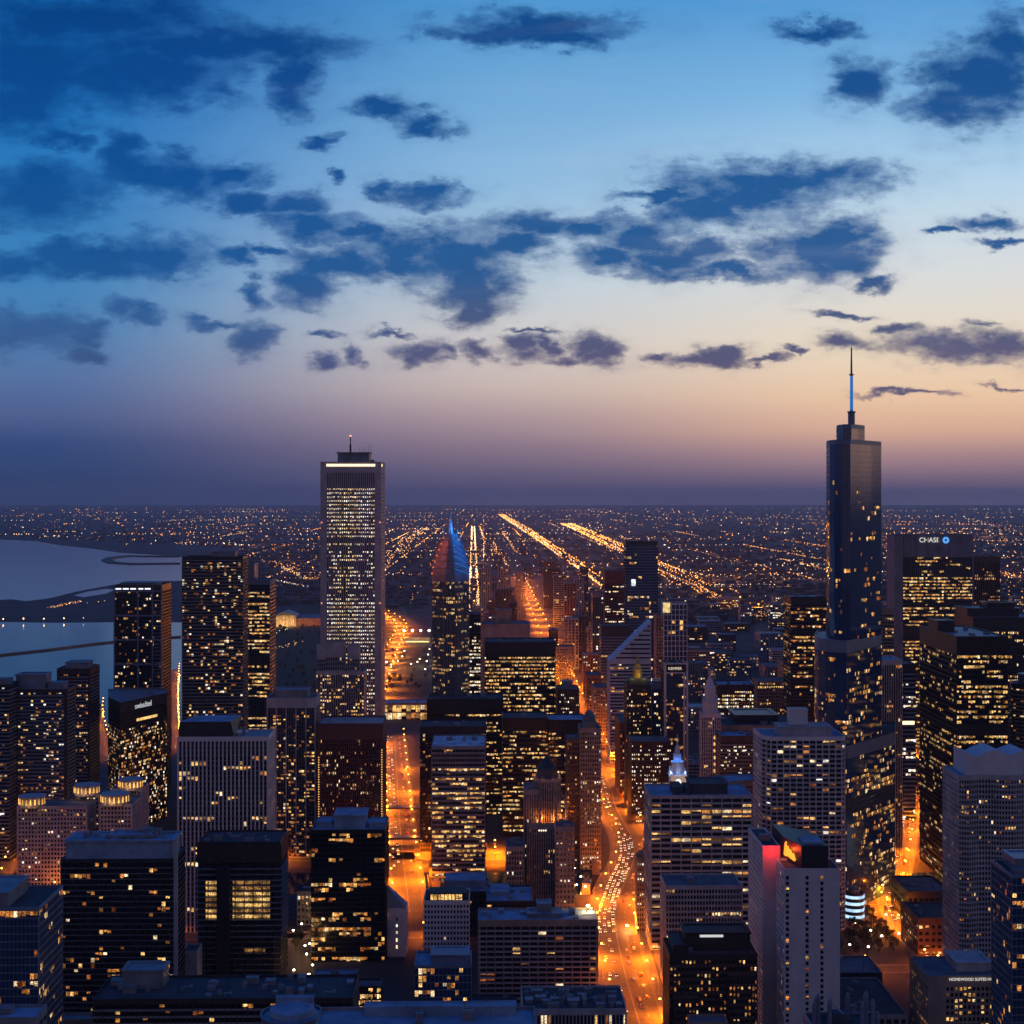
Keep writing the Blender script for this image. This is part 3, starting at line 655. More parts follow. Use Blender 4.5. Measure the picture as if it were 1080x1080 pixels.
p, z = blk(t7, 104, 139, 848, 1140, 34, 1150, X7, **{**k7, 'lit': .06}); cap.append((p, z, None, None))
p, z = blk(t7, 118, 150, 832, 1185, 26, 1150, X7, **k7); cap.append((p, z, None, None))
for (p, z, a, b), (xa, xb) in zip(cap, ((18,46),(77,104),(104,134),(124,150))):
    Yc = p[0][1]+1150; xa_, xb_ = gx(xa, Yc)-X7, gx(xb, Yc)-X7; r_ = (xb_-xa_)/2; cxx = (xa_+xb_)/2; cyy = p[0][1]+r_*.55
    MB().lathe([(r_, z-1.05), (r_, z+.8), (r_*.93, z+.8), (r_*.93, z+6.2), (r_*1.02, z+6.2), (r_*1.02, z+7)], 16, cxx, cyy).build('crown', M['pale_concrete'], t7)
    for q in range(10):
        an = math.pi*(1.04+q*.102); MB().box(-.55, .55, -.25, .25, 0, 4.2, 0, .45).build('lantern', cg, t7).matrix_local = Matrix.Translation((cxx+math.cos(an)*r_*.99, cyy+math.sin(an)*r_*.99, z+1.2)) @ Matrix.Rotation(an+math.pi/2, 4, 'Z')
    for q in (-.6, 0, .6): lamp(t7, (cxx+q*r_, cyy-r_*1.12, z+1.5), 260, (1,.5,.15), .4)
HERO.append((t7, 'the crowned hotel', 78, 848, 1150, 80, 50))
# white pier tower with a sloped black roof house
t8 = T('office_tower', 'tower of close white piers with a slanted black roof house and round dishes', 'office tower', 187, 283, 777, 1040, 34, 'the white-pier tower', bay=3.7, fl=3.5, pier=.36, span=.12, rec=1.1, mats=('white_stone','dark_metal','glass'), lit=.2, pal='gold', top=3, mode='office', corner=.8, mech=((.92,1),), litrows=lambda f, p: p if f > .25 else p*1.3, roofm='roof_metal', nunits=5)
w8 = HERO[-1][5]; z8 = gz(777, 1040)
V = [(-w8/2+.4,2,z8-1), (w8*.12,2,z8-1), (w8*.12,26,z8-1), (-w8/2+.4,26,z8-1), (-w8/2+1,2.2,z8+10), (w8*.08,2.2,z8+10), (w8*.14,27,z8+11), (-w8/2+9,27,z8+11)]
mesh('roof_house', V, [[3,2,1,0],[4,5,6,7],[0,1,5,4],[1,2,6,5],[2,3,7,6],[3,0,4,7]], [M['dark_metal'], M['roof_membrane']], [0,1,0,0,0,0], t8)
for k, (x_, r_) in enumerate(((w8*.17, 2.6), (w8*.05, 1.8), (w8*.25, 1.4))): MB().lathe([(.3,0),(.3,2),(r_*.6,2.3),(r_,3.4),(r_*.8,4.6),(r_*.3,5.2)], 12).build('dish', M['roof_pale'], t8).location = (x_, 4, z8-1)
T('apartment_tower', 'brown balcony tower with four pale ribs and a boxed roof', 'apartment tower', 281, 333, 736, 1255, 30, 'the pale-ribbed tower', bay=2.9, fl=3.05, pier=.05, span=.34, rec=1.0, mats=('pale_concrete','dark_brown','glass'), lit=.2, pal='warm', top=8, corner=1.2, pent=((.16,.82,.15,.85,7),), pentm='grey_concrete', mech=((.965,1),), litlow=.3)
t9 = HERO[-1][0]; w9 = HERO[-1][5]; z9 = gz(736, 1255); mb = MB()
for k in range(1, 5): mb = MB().box(-w9/2+k*w9/5-.5, -w9/2+k*w9/5+.5, -.5, -.03, 4, z9-.2); mb.build('rib', M['pale_concrete'], t9)
# reddish tower with strings of orange bulbs up its edges
t10 = T('hotel_tower', 'reddish brown tower with strings of orange bulbs up both front edges', 'hotel tower', 335, 404, 763, 1235, 44, 'the bulb-edged brown tower', bay=2.2, fl=3.3, pier=.5, span=.25, rec=.6, mats=('red_granite','dark_brown','glass'), lit=.1, pal='warm', top=13, corner=2.2, roofm='roof_metal', nunits=2)
w10 = HERO[-1][5]; z10 = gz(763, 1235); bm_ = glow('edge_bulb', (1,.55,.16), 1.5)
for s, n_, z_s in ((-1, 44, z10-28), (1, 44, z10-22)):
    V = []; Fc = []
    proto = None
    for k in range(n_):
        if proto is None: proto = MB().lathe([(.1,0),(.42,.25),(.42,.7),(.1,.95)], 6).build('edge_bulb', bm_, t10); o = proto
        else: o = copy_to(proto, t10)
        o.location = (s*(w10/2-1.0), -.5, z_s-k*2.0)
T('podium_tower', 'slender grey tower with blank slab tops standing before the tall ribbed tower', 'apartment tower', 333, 384, 708, 1400, 30, 'the slab-topped grey tower', bay=2.7, fl=3.3, pier=.34, span=.3, rec=.7, mats=('pale_concrete','dark_metal','glass'), lit=.24, pal='gold', top=3, nunits=0, sidelit=.5)
tp = HERO[-1][0]; zp = gz(708, 1400)
for a, b, zt_, y0 in ((-22,-14,681,6), (-16,3,679,8), (6,17,681,10)):
    p = [(a, y0), (b, y0), (b, y0+12), (a, y0+12)]; zz = gz(zt_, 1400); facade(tp, p, zp-1.05, zz, bay=3, fl=4, pier=.3, span=.3, rec=.4, mats=('pale_concrete','grey_concrete','glass'), lit=.05, top=13, base=.5, maxwin=5, name='upper_block'); roof(tp, p, zz, parmat='pale_concrete')
# ---- centre
T('office_tower', 'dark low-lit tower rising behind the chevron-topped tower to its right', 'office tower', 493, 507, 648, 1640, 30, 'the low-lit slab', bay=2.4, fl=3.7, pier=.2, span=.4, rec=.4, mats=('dark_brown','dark_brown','glass'), lit=.5, mode='office', pal='white', top=5)
T('office_tower', 'plain grey slab with no lit windows behind the gold-striped office block', 'office tower', 508, 559, 658, 1950, 50, 'the plain grey slab', bay=4, fl=4, pier=.6, span=.5, rec=.2, mats=G3('grey_concrete'), lit=.0, top=30, nunits=6, pent=((.3,.62,.2,.8,18),), pentm='tan_stone')
T('office_tower', 'dark boxy office block striped with gold-lit floors and a blank black top', 'office tower', 511, 586, 677, 1540, 46, 'the gold-striped office block', bay=2.0, fl=3.75, pier=.1, span=.42, rec=.35, mats=('dark_brown','black_metal','glass'), lit=.72, mode='office', pal='office', top=11, roofm='roof_dark', nunits=5, mech=((.985,1),))
T('office_tower', 'black office slab with a blank roof band left of its lighter twin', 'office tower', 450, 531, 737, 1420, 40, 'the black office slab', bay=2.3, fl=3.7, pier=.1, span=.45, rec=.35, mats=('black_metal','black_metal','glass'), lit=.5, mode='office', pal='gold', top=14, roofm='roof_dark')
T('office_tower', 'black office slab with a roof plant and gold rows in front of the gold-striped block', 'office tower', 530, 578, 757, 1330, 40, 'the middle black slab', bay=2.1, fl=3.7, pier=.12, span=.45, rec=.35, mats=('black_metal','dark_brown','glass'), lit=.46, mode='office', pal='gold', top=11, roofm='roof_dark', nunits=6)
T('office_tower', 'black office slab with a pale flat roof and gold rows', 'office tower', 578.5, 618, 759, 1325, 36, 'the pale-roofed black slab', bay=2.1, fl=3.7, pier=.12, span=.45, rec=.35, mats=('black_metal','dark_brown','glass'), lit=.5, mode='office', pal='gold', top=11, roofm='roof_membrane', nunits=0)
T('office_tower', 'brown narrow tower standing just behind the white-roofed office block', 'office tower', 443, 513, 766, 1275, 40, 'the brown backing tower', bay=3, fl=3.6, pier=.3, span=.4, rec=.4, mats=('dark_brown','dark_brown','glass'), lit=.12, pal='warm', top=6, roofm='roof_dark')
T('office_block', 'grey gridded office block with a snow-white patchy roof and gold rows', 'office tower', 455, 512, 787, 1190, 58, 'the white-roofed office block', bay=3.1, fl=3.75, pier=.1, span=.42, rec=.5, mats=('grey_concrete','grey_concrete','glass'), lit=.62, mode='office', pal='office', top=2, corner=.6, roofm='roof_pale', nunits=5, mech=((.9,.97),), litrows=lambda f, p: p*.15 if f > .86 else p)
T('office_tower', 'small dark tower with a peaked roof plant beside the glowing canyon street', 'office tower', 588, 611, 727, 1500, 36, 'the small canyon tower', bay=2.3, fl=3.5, pier=.45, span=.45, rec=.4, mats=G3('dark_brown'), lit=.18, pal='white', top=4, pent=((.25,.7,.3,.7,8),), nunits=3)
t11 = T('limestone_tower', 'tan limestone tower with a brightly lit base beside the curving avenue', 'office tower', 612, 634, 768, 1215, 30, 'the tan limestone tower', bay=2.6, fl=3.6, pier=.5, span=.35, rec=.6, mats=('tan_stone','tan_stone','glass'), lit=.13, pal='white', top=3, litrows=lambda f, p: .9 if f < .09 else p, nunits=0, pent=((.2,.8,.2,.8,5),), pentm='tan_stone')
MB().lathe([(5, gz(768,1215)+3.5), (5, gz(768,1215)+8), (3, gz(768,1215)+11), (.4, gz(768,1215)+13)], 8, 0, 14).build('cupola', M['copper_green'], t11)
T('limestone_tower', 'lower brown stone block attached left of the tan limestone tower', 'office tower', 598, 611.5, 779, 1222, 28, 'the brown stone block', bay=2.6, fl=3.6, pier=.5, span=.4, rec=.5, mats=G3('brown_brick'), lit=.12, pal='warm', top=3, nunits=1)
# gothic tower with the flaming crown
t12 = empty('gothic_tower', (gx(578, 1120), 1120, 0), YAW); tag(t12, 'dark gothic tower with a buttressed crown lit orange inside', 'gothic tower')
zg = gz(868, 1120); zc = gz(812, 1120); rg = 44/F*1120/2
oct_ = lambda r: [(r*math.cos(R(22.5+45*k)), r*math.sin(R(22.5+45*k))+rg) for k in range(8)]
facade(t12, [(-rg,0),(rg,0),(rg,2*rg),(-rg,2*rg)], 0, zg, bay=2.3, fl=3.8, pier=.6, span=.3, rec=.9, mats=('grey_concrete','dark_metal','glass'), lit=.04, pal='warm', top=4); roof(t12, [(-rg,0),(rg,0),(rg,2*rg),(-rg,2*rg)], zg, 'roof_dark')
facade(t12, oct_(rg*.72), zg-1.05, zc-8, bay=2.2, fl=5, pier=.5, span=.2, rec=.8, mats=('grey_concrete','dark_metal','glass'), lit=.0, top=2, name='crown_drum')
MB().lathe([(rg*.72, zc-8), (rg*.55, zc-5), (rg*.5, zc-1), (rg*.3, zc+3), (.4, zc+9)], 8, 0, rg, 0, R(22.5)).build('crown_cap', M['dark_metal'], t12)
for k in range(8):
    a = R(22.5+45*k); c_, s_ = math.cos(a), math.sin(a)
    MB().tube([(c_*rg*1.02, s_*rg*1.02+rg, zg-1), (c_*rg*1.02, s_*rg*1.02+rg, zg+13), (c_*rg*1.0, s_*rg*1.0+rg, zg+19)], [1.1, .9, .1], 4).build('pinnacle', M['grey_concrete'], t12)
    MB().tube([(c_*rg*.98, s_*rg*.98+rg, zg+9), (c_*rg*.86, s_*rg*.86+rg, zg+16), (c_*rg*.7, s_*rg*.7+rg, zg+20)], [.7, .6, .5], 4).build('flying_buttress', M['grey_concrete'], t12)
    if s_ < .5:
        lamp(t12, (c_*rg*.84, s_*rg*.84+rg, zg+2.5), 5200, (1,.22,.02), .5, 'uplight')
        lamp(t12, (c_*rg*.8, s_*rg*.8+rg, zc-6), 300, (1,.35,.06), .4, 'uplight')
for k in range(4): MB().box(-7+k*1.6, -6+k*1.6, -.3, -.05, zg-6, zg-5).build('facade_light', glow('facade_light', (1,.85,.7), 1.8), t12)
for k in range(3): MB().box(5+k*1.4, 6+k*1.4, -.3, -.05, zg-6, zg-5).build('facade_light', glow('facade_light', (1,.85,.7), 1.8), t12)
HERO.append((t12, 'the gothic tower', 578, 812, 1120, 30, 30))
T('limestone_tower', 'grey stone slab with a column of dark windows at the gothic tower foot', 'office tower', 586, 606, 872, 1095, 20, 'the grey stone slab', bay=3.4, fl=3.9, pier=.62, span=.5, rec=.4, mats=G3('grey_concrete'), lit=.06, pal='white', top=3)
T('limestone_tower', 'tall dark gothic wing left of the flaming crown', 'office tower', 553, 568, 833, 1126.5, 30, 'the dark gothic wing', bay=2.3, fl=3.8, pier=.55, span=.3, rec=.7, mats=('grey_concrete','dark_metal','glass'), lit=.06, pal='white', top=3)
T('limestone_tower', 'low blue-grey block at the left foot of the gothic wing', 'office building', 534, 553, 893, 1105, 26, 'the low gothic block', bay=2.6, fl=3.8, pier=.5, span=.35, rec=.6, mats=G3('grey_concrete'), lit=.05, pal='white', top=3)
t13 = T('glass_tower', 'near-black glass tower with a blue roof plant left of the glowing road', 'apartment tower', 328, 406, 875, 975, 40, 'the black glass tower', bay=3, fl=3.15, pier=.05, span=.16, rec=.3, mats=('black_metal','dark_metal','glass'), lit=.26, mode='office', pal='warm', top=2.4, roofm='roof_membrane', pent=((.3,.72,.2,.75,9),(.05,.25,.3,.7,3.5),(.78,.97,.2,.6,4)), pentm='roof_membrane', nunits=2, litlow=.2)
t14 = T('concrete_frame_tower', 'unfinished tower with dark wrapped top and brightly lit open floors', 'tower under construction', 209, 296, 888, 935, 34, 'the unfinished tower', bay=5.5, fl=3.45, pier=.05, span=.09, rec=4.5, mats=('dark_metal','grey_concrete','glass'), lit=0, top=13, corner=.4, nunits=0, mech=(), roofm='roof_dark', parm='dark_brown')
w14 = HERO[-1][5]; z14 = gz(888, 935); fh = (z14-13)/round((z14-13)/3.45)
ow = glow('site_light_gold', (1,.58,.17), .85, .85, True); od = glow('site_light_dim', (1,.5,.15), .3, .9)
MB().box(-w14/2-.6, w14/2+.6, -.7, 33, z14-12.5, z14-1.6).build('shroud', M['dark_brown'], t14)
MB().box(-w14*.27, -w14*.11, -1.6, -.2, 4, z14-14).build('hoist_mast', M['dark_metal'], t14)
nF = round((z14-13)/3.45)
for j in range(nF-10, nF-3):
    zz = j*fh; m_ = ow if random.random() < .7 else od
    MB().box(-w14*.09, w14*.36, 2.6, 2.9, zz+.35, zz+fh-.2).build('lit_floor', m_, t14)
    MB().box(-w14*.46, -w14*.28, 2.6, 2.9, zz+.35, zz+fh-.2).build('lit_floor', od if random.random() < .5 else ow, t14)
for j in range(nF-16, nF-10):
    if random.random() < .6: MB().box(w14*(-.09+.3*random.random()), w14*.3, 2.6, 2.9, j*fh+.4, j*fh+fh*.6).build('lit_floor', od, t14)
for j in range(nF-13, nF): MB().box(-w14/2-1.3, w14/2+1.3, -1.4, 30, j*fh-.2, j*fh+.15).build('floor_slab', M['grey_concrete'], t14)
for k in range(9): MB().tube([(-w14/2+3+k*5, 6+random.random()*20, z14-1), (-w14/2+3+k*5, 8, z14+1.5+random.random()*2.5)], .25, 5).build('rebar_column', M['roof_metal'], t14)
units(t14, [(-w14/2, 2), (w14/2, 2), (w14/2, 30), (-w14/2, 30)], z14-1.1, 7, 9)
T('apartment_tower', 'broad dark condominium with thin pale balcony edges and a pale roof screen', 'apartment tower', 64, 184, 906, 850, 30, 'the broad condominium', bay=3.1, fl=3.1, pier=.05, span=.13, rec=1.2, mats=('dark_metal','grey_concrete','glass'), lit=.1, pal='warm', top=2, litlow=.6, roofm='roof_membrane', pent=((.03,.97,.12,.85,11),(.4,.75,.3,.7,13)), pentm='roof_membrane', nunits=0, corner=.5)
tc = HERO[-1][0]; wc = HERO[-1][5]; zc_ = gz(906, 850)
units(tc, [(-wc*.44, 5), (wc*.44, 5), (wc*.44, 24), (-wc*.44, 24)], zc_+9.8, 16, 77)
MB().box(wc/2-.4, wc/2+1.6, -.8, .9, 0, zc_+11).build('edge_fin', M['pale_concrete'], tc)
T('glass_tower', 'blue glass corner tower with an open framed roof and a lit top room', 'glass tower', -30, 41, 957, 700, 40, 'the open-roof glass tower', bay=2.6, fl=3.6, pier=.1, span=.14, rec=.3, mats=('blue_grey_metal','blue_grey_metal','glass_blue'), lit=.12, pal='warm', top=1.6, roofm='roof_dark', pent=((-.0,.5,.1,.9,7),), nunits=0, litlow=.4, mode='office', corner=.5, litrows=lambda f, p: .6 if f > .95 else p)
T('apartment_block', 'long low dark terraced block across the lower left with a cluttered roof', 'apartment building', 98, 372, 1053, 690, 34, 'the long terraced block', bay=3.4, fl=3.2, pier=.1, span=.32, rec=1.2, mats=('dark_brown','grey_concrete','glass'), lit=.09, pal='warm', top=2.2, roofm='roof_dark', nunits=34, pent=((.08,.24,.5,.9,9),))
# low garage roof at the left corner of the frame
T('parking_garage', 'small blue roof slab at the lower left corner', 'low building', -20, 38, 1073, 640, 16, 'the corner roof slab', bay=5, fl=4, pier=.2, span=.4, rec=.4, mats=G3('grey_concrete'), lit=.05, top=3, roofm='roof_membrane', nunits=1)
T('parking_garage', 'small tan lit slab beside the broad condominium foot', 'low building', 58, 97, 1075, 760, 10, 'the tan lit slab', bay=5, fl=4, pier=.3, span=.4, rec=.4, mats=G3('tan_stone'), lit=.3, pal='warm', top=2, nunits=0)
T('low_building', 'plain grey plant building below the unfinished tower', 'low building', 192, 208, 1003, 905, 16, 'the plain plant building', bay=9, fl=8, pier=.9, span=.9, rec=.1, mats=G3('pale_concrete'), lit=0, top=3, nunits=1, roofm='roof_dark')
# white small building with four lit stair windows
t15 = empty('stair_tower', (gx(418.5, 985), 985, 0), YAW); tag(t15, 'pale blank slab with a pointed roof edge and four lit stair windows', 'low building'); zz = gz(958, 985); wq = 20/F*985
p = [(-wq/2, 0), (wq/2, 0), (wq/2, 15), (-wq/2, 15)]
facade(t15, p, 0, zz, bay=wq/3, fl=4.2, pier=.72, span=.45, rec=.4, mats=G3('white_stone'), lit=1, mode='res', pal='white', top=5, base=4, cols=lambda e, nc: [1] if e == 0 else [], maxwin=4, litmax=4)
V = [(-wq/2, 0, zz), (wq/2, 0, zz), (wq/2, 15, zz), (-wq/2, 15, zz), (-wq/2, .4, zz+14), (-wq/2, 12, zz+12)]
mesh('roof', V, [[3,2,1,0],[0,1,4],[1,2,5,4],[2,3,5],[3,0,4,5]], M['roof_membrane'], None, t15); HERO.append((t15, 'the pointed pale slab', 418, 955, 985, wq, 15))
T('hotel_block', 'white-faced hotel block with square punched windows and a gold-lit roof storey', 'hotel building', 447, 495, 950, 930, 30, 'the white-faced hotel', bay=2.75, fl=3.3, pier=.42, span=.42, rec=.45, mats=G3('white_stone'), lit=.03, pal='white', top=2, roofm='roof_dark', nunits=3)
ta = HERO[-1][0]; wa = HERO[-1][5]; za_ = gz(950, 930)
for k in range(9): MB().box(-wa/2+4+k*2.2, -wa/2+5.7+k*2.2, 4.9, 5, za_-.8, za_+2.6).build('roof_window', PAL['gold'], ta)
MB().box(-wa/2+3, wa/2-2, 5, 20, za_-1, za_+3.4).build('roof_storey', M['dark_brown'], ta)
T('low_building', 'dark blue low roof with a railed plant deck beneath the white-roofed office block', 'low building', 468, 516, 940, 1030, 34, 'the railed low roof', bay=4, fl=4, pier=.2, span=.4, rec=.4, mats=G3('dark_metal'), lit=.05, top=2, roofm='roof_membrane', pent=((.05,.9,.3,.9,6),), pentm='roof_membrane', nunits=0)
T('low_building', 'dark blue stepped roof behind the balcony-grid hotel', 'low building', 513, 562, 950, 985, 40, 'the stepped blue roof', bay=4, fl=4, pier=.2, span=.4, rec=.4, mats=G3('dark_metal'), lit=.05, top=2, roofm='roof_membrane', pent=((.1,.5,.4,.9,3),), pentm='roof_membrane', nunits=4)
T('hotel_block', 'wide brown hotel with a deep grid of recessed balconies and a blue roof', 'hotel building', 504, 631, 970, 885, 26, 'the balcony-grid hotel', bay=4.9, fl=3.0, pier=.12, span=.3, rec=1.5, mats=('tan_stone','pale_concrete','glass'), lit=.05, pal='warm', top=3.6, roofm='roof_membrane', pent=((.42,.7,.3,.8,2.5),(.5,.62,.5,.9,7)), pentm='roof_metal', nunits=12, mech=())
T('glass_building', 'small blue glass building with a screened roof and warm lit floors', 'office building', 437, 497, 1018, 800, 26, 'the small blue glass building', bay=3.0, fl=4.0, pier=.12, span=.12, rec=.3, mats=('blue_grey_metal','blue_grey_metal','glass_blue'), lit=.25, pal='warm', top=1.5, roofm='roof_membrane', pent=((.3,.95,.2,.8,5),), pentm='blue_grey_metal', nunits=0, litlow=.5)
t16 = T('office_block', 'dark roofed block crowded with blue plant boxes beside the avenue', 'office building', 551, 661, 1064, 755, 36, 'the plant-roof block', bay=2.4, fl=9, pier=.35, span=.2, rec=.8, mats=('pale_concrete','dark_metal','glass'), lit=.04, top=2.5, roofm='roof_dark', nunits=34)
t17 = T('parapet_roof', 'near grey-blue flat roof with a stepped parapet and masts at the bottom edge', 'flat roof building', 332, 566, 1082, 470, 18, 'the near flat roof', bay=5, fl=4, pier=.3, span=.4, rec=.5, mats=G3('grey_concrete'), lit=0, top=4, roofm='roof_membrane', nunits=3)
for x_ in (-6, 12, 20): MB().tube([(x_, 9, gz(1082,470)-1.1), (x_, 9, gz(1082,470)+4.5)], .16, 6).build('mast', M['roof_metal'], t17)
w17 = HERO[-1][5]; unit(t17, w17*.06, 14.8, gz(1082,470)-1.1, w17*.7, 5, 3, 'roof_membrane', 'parapet_step')
# round blue roof near the bottom edge
t18 = empty('round_roof_building', (gx(306, 560), 560, 0), YAW); tag(t18, 'rounded blue roof with a flat cap at the bottom edge', 'round roofed building'); zr_ = gz(1076, 560)
MB().lathe([(11.5, 0), (11.5, zr_), (11.9, zr_), (11.9, zr_+.8), (11.2, zr_+.8), (11.2, zr_), (8.5, zr_+.4)], 28, 0, 6).build('drum', M['blue_grey_metal'], t18)
MB().lathe([(8.5, zr_+.3), (8.3, zr_+2.4), (6.5, zr_+3.2), (6.2, zr_+2.6)], 24, 0, 6).build('roof_cap', M['roof_membrane'], t18)
unit(t18, 0, 14, zr_+.3, 14, 3, 4, 'roof_membrane', 'roof_plant'); HERO.append((t18, 'the rounded blue roof', 306, 1070, 560, 23, 23))
# lit terrace building and narrow lit block
t19 = T('low_building', 'low grey building with a long gold light strip under its flat roof', 'low building', 328, 374, 1036, 905, 26, 'the light-strip building', bay=3, fl=4, pier=.2, span=.3, rec=.5, mats=G3('grey_concrete'), lit=.5, pal='gold', top=6, roofm='roof_membrane', nunits=3)
w19 = HERO[-1][5]; MB().box(-w19/2+1, w19/2-1, -.6, -.2, gz(1036,905)-5.4, gz(1036,905)-4.4).build('light_strip', glow('light_strip_gold', (1,.66,.26), 2.2, sample=True), t19)
t20 = T('low_building', 'low dark pavilion with a gold-lit glazed front near the black glass tower', 'low building', 373, 402, 1040, 860, 14, 'the glazed pavilion', bay=1.6, fl=3.4, pier=.08, span=.2, rec=.3, mats=G3('dark_metal'), lit=.9, mode='office', pal='gold', top=1, nunits=1)
# gold pavilion, stage and museum beyond
T('theatre_pavilion', 'low pavilion with glowing gold windows below the park', 'theatre', 404, 453, 741, 2020, 30, 'the gold pavilion', bay=6.5, fl=9, pier=.12, span=.12, rec=.8, mats=('tan_stone','tan_stone','glass'), lit=.95, pal='gold', top=3, roofm='roof_pale', nunits=2)
st = empty('concert_stage', (gx(440, 3080), 3080, 0), YAW); tag(st, 'lit concert stage under four bright floodlights in the park', 'stage')
MB().box(-26, 26, 0, 14, 0, 3).box(-26, 26, 14, 15, 3, 9).build('platform', M['tan_stone'], st); MB().box(-24, 24, -.4, -.1, 1, 2.8).build('stage_light', glow('stage_strip', (1,.75,.3), 2.0), st)
for k in range(4):
    o = MB().lathe([(.4,0),(.3,20)], 6).build('mast', M['dark_metal'], st); o.location = (-27+k*17, 10, 3)
    MB().lathe([(.6,0),(2.3,1),(2.3,3),(.6,4)], 10).build('floodlight', glow('floodlight', (1,.88,.6), 9), st).location = (-27+k*17, 8, 22); lamp(st, (-27+k*17, 4, 22), 16000, (1,.7,.3), 2)
ms = empty('museum', (gx(301, 3480), 3480, 0), YAW); tag(ms, 'floodlit gold classical museum front with columns and a long wing', 'museum')
MB().box(-24, 24, 0, 60, 0, 24).build('central_hall', M['white_stone'], ms); MB().box(24.1, 110, 8, 55, 0, 17).build('wing', M['tan_stone'], ms)
V = [(-24,-6,24.1),(24,-6,24.1),(0,-6,33),(-24,60,24.1),(24,60,24.1),(0,60,33)]; mesh('pediment_roof', V, [[0,1,2],[5,4,3],[1,4,5,2],[0,2,5,3],[0,3,4,1]], M['roof_metal'], None, ms)
mb = MB(); V = [(24.1,6,17.1),(110,6,17.1),(110,55,17.1),(24.1,55,17.1),(26,30,24),(108,30,24)]; mesh('wing_roof', V, [[0,1,5,4],[1,2,5],[2,3,4,5],[3,0,4],[3,2,1,0]], M['roof_metal'], None, ms)
for k in range(6): MB().lathe([(1.6,0),(1.3,.6),(1.2,20),(1.7,20.6),(1.7,22)], 8, -19+k*7.6, -4).build('column', M['white_stone'], ms)
for k in range(6): lamp(ms, (-22+k*9, -18, 3), 9500, (1,.5,.1), 1, 'floodlight')
for k in range(6): lamp(ms, (34+k*14, -4, 3), 2400, (1,.2,.03), 1, 'floodlight')
for Yk, lb in ((1425, 'far'), (1300, 'near')):
    wallstrip('overpass', [Vector((gx(404, Yk), Yk, 5.5)), Vector((gx(450, Yk), Yk+1, 5.5))], 9, 1.6, M['dark_metal'], f'{lb} dark overpass crossing above the wide orange road', 'overpass')
HERO.append((ms, 'the floodlit museum', 301, 655, 3480, 60, 60))
# ------------------------------------------------------------------ right half
T('office_tower', 'very tall flat dark blue glass tower without a crown far down the centre', 'glass tower', 660, 694, 571, 2150, 34, 'the flat dark blue tower', bay=2.6, fl=4, pier=.05, span=.15, rec=.2, mats=('dark_metal','blue_grey_metal','glass_blue'), lit=.1, mode='office', pal='res', top=5, litlow=.6)
HERO[-1][0]
MB().box(-15, -9, -.3, -.05, gz(618,2150), gz(611,2150)).build('lit_sky_lobby', glow('lobby_white', (.8,.9,1), 1.3, .5), HERO[-1][0])
T('office_tower', 'dark red-brown tower with bright office rows left of the flat dark blue tower', 'office tower', 638, 660.5, 602, 2450, 40, 'the red-brown tower', bay=3, fl=4, pier=.16, span=.42, rec=.4, mats=('red_granite','dark_brown','glass'), lit=.5, mode='office', pal='white', top=20, litrows=lambda f, p: p if .35 < f < .82 else .08)
T('office_tower', 'shorter blue-black tower next to the red-brown tower', 'office tower', 625, 640, 626, 2500, 30, 'the short blue-black tower', bay=3, fl=4, pier=.1, span=.3, rec=.3, mats=('blue_grey_metal','dark_metal','glass_blue'), lit=.07, pal='white', top=6)
T('office_block', 'blue-black flat block with two gold rows under the dark towers', 'office tower', 634, 664, 660, 2080, 40, 'the two-row block', bay=3, fl=4, pier=.1, span=.4, rec=.3, mats=('dark_metal','blue_grey_metal','glass_blue'), lit=.15, mode='office', pal='gold', top=12)
# slanted diamond roof tower
Yd = 1700; td = empty('office_tower', (gx(665, Yd), Yd, 0), YAW); tag(td, 'white banded tower with a steep slanted triangular roof face', 'office tower')
wd = 43.5/F*Yd; zlo = gz(698, Yd); zhi = gz(655, Yd); pd = [(-wd/2, 0), (wd/2, 0), (wd/2, 40), (-wd/2, 40)]
facade(td, pd, 0, zlo, bay=2.6, fl=3.7, pier=.03, span=.5, rec=.4, mats=('white_stone','white_stone','glass'), lit=.22, mode='office', pal='warm', top=2, litlow=.5)
V = [(-wd/2, .02, zlo), (wd/2, .02, zlo), (wd/2, .02, zhi), (-wd/2, 39.98, zlo), (wd/2, 39.98, zlo), (wd/2, 36, zhi)]
mesh('slanted_roof', V, [[0,1,2],[5,4,3],[1,4,5,2],[0,2,5,3],[0,3,4,1]], M['white_stone'], None, td)
for k in range(8):
    f = .08+k*.11; z_ = zlo+(zhi-zlo)*f; xl = -wd/2+wd*(f+.05)
    if xl < wd/2-3: MB().box(xl+1.0, wd/2-1, -.25, -.02, z_, z_+1.7).build('window_band', M['glass'], td)
HERO.append((td, 'the slanted-roof tower', 665, 655, Yd, wd, 40))
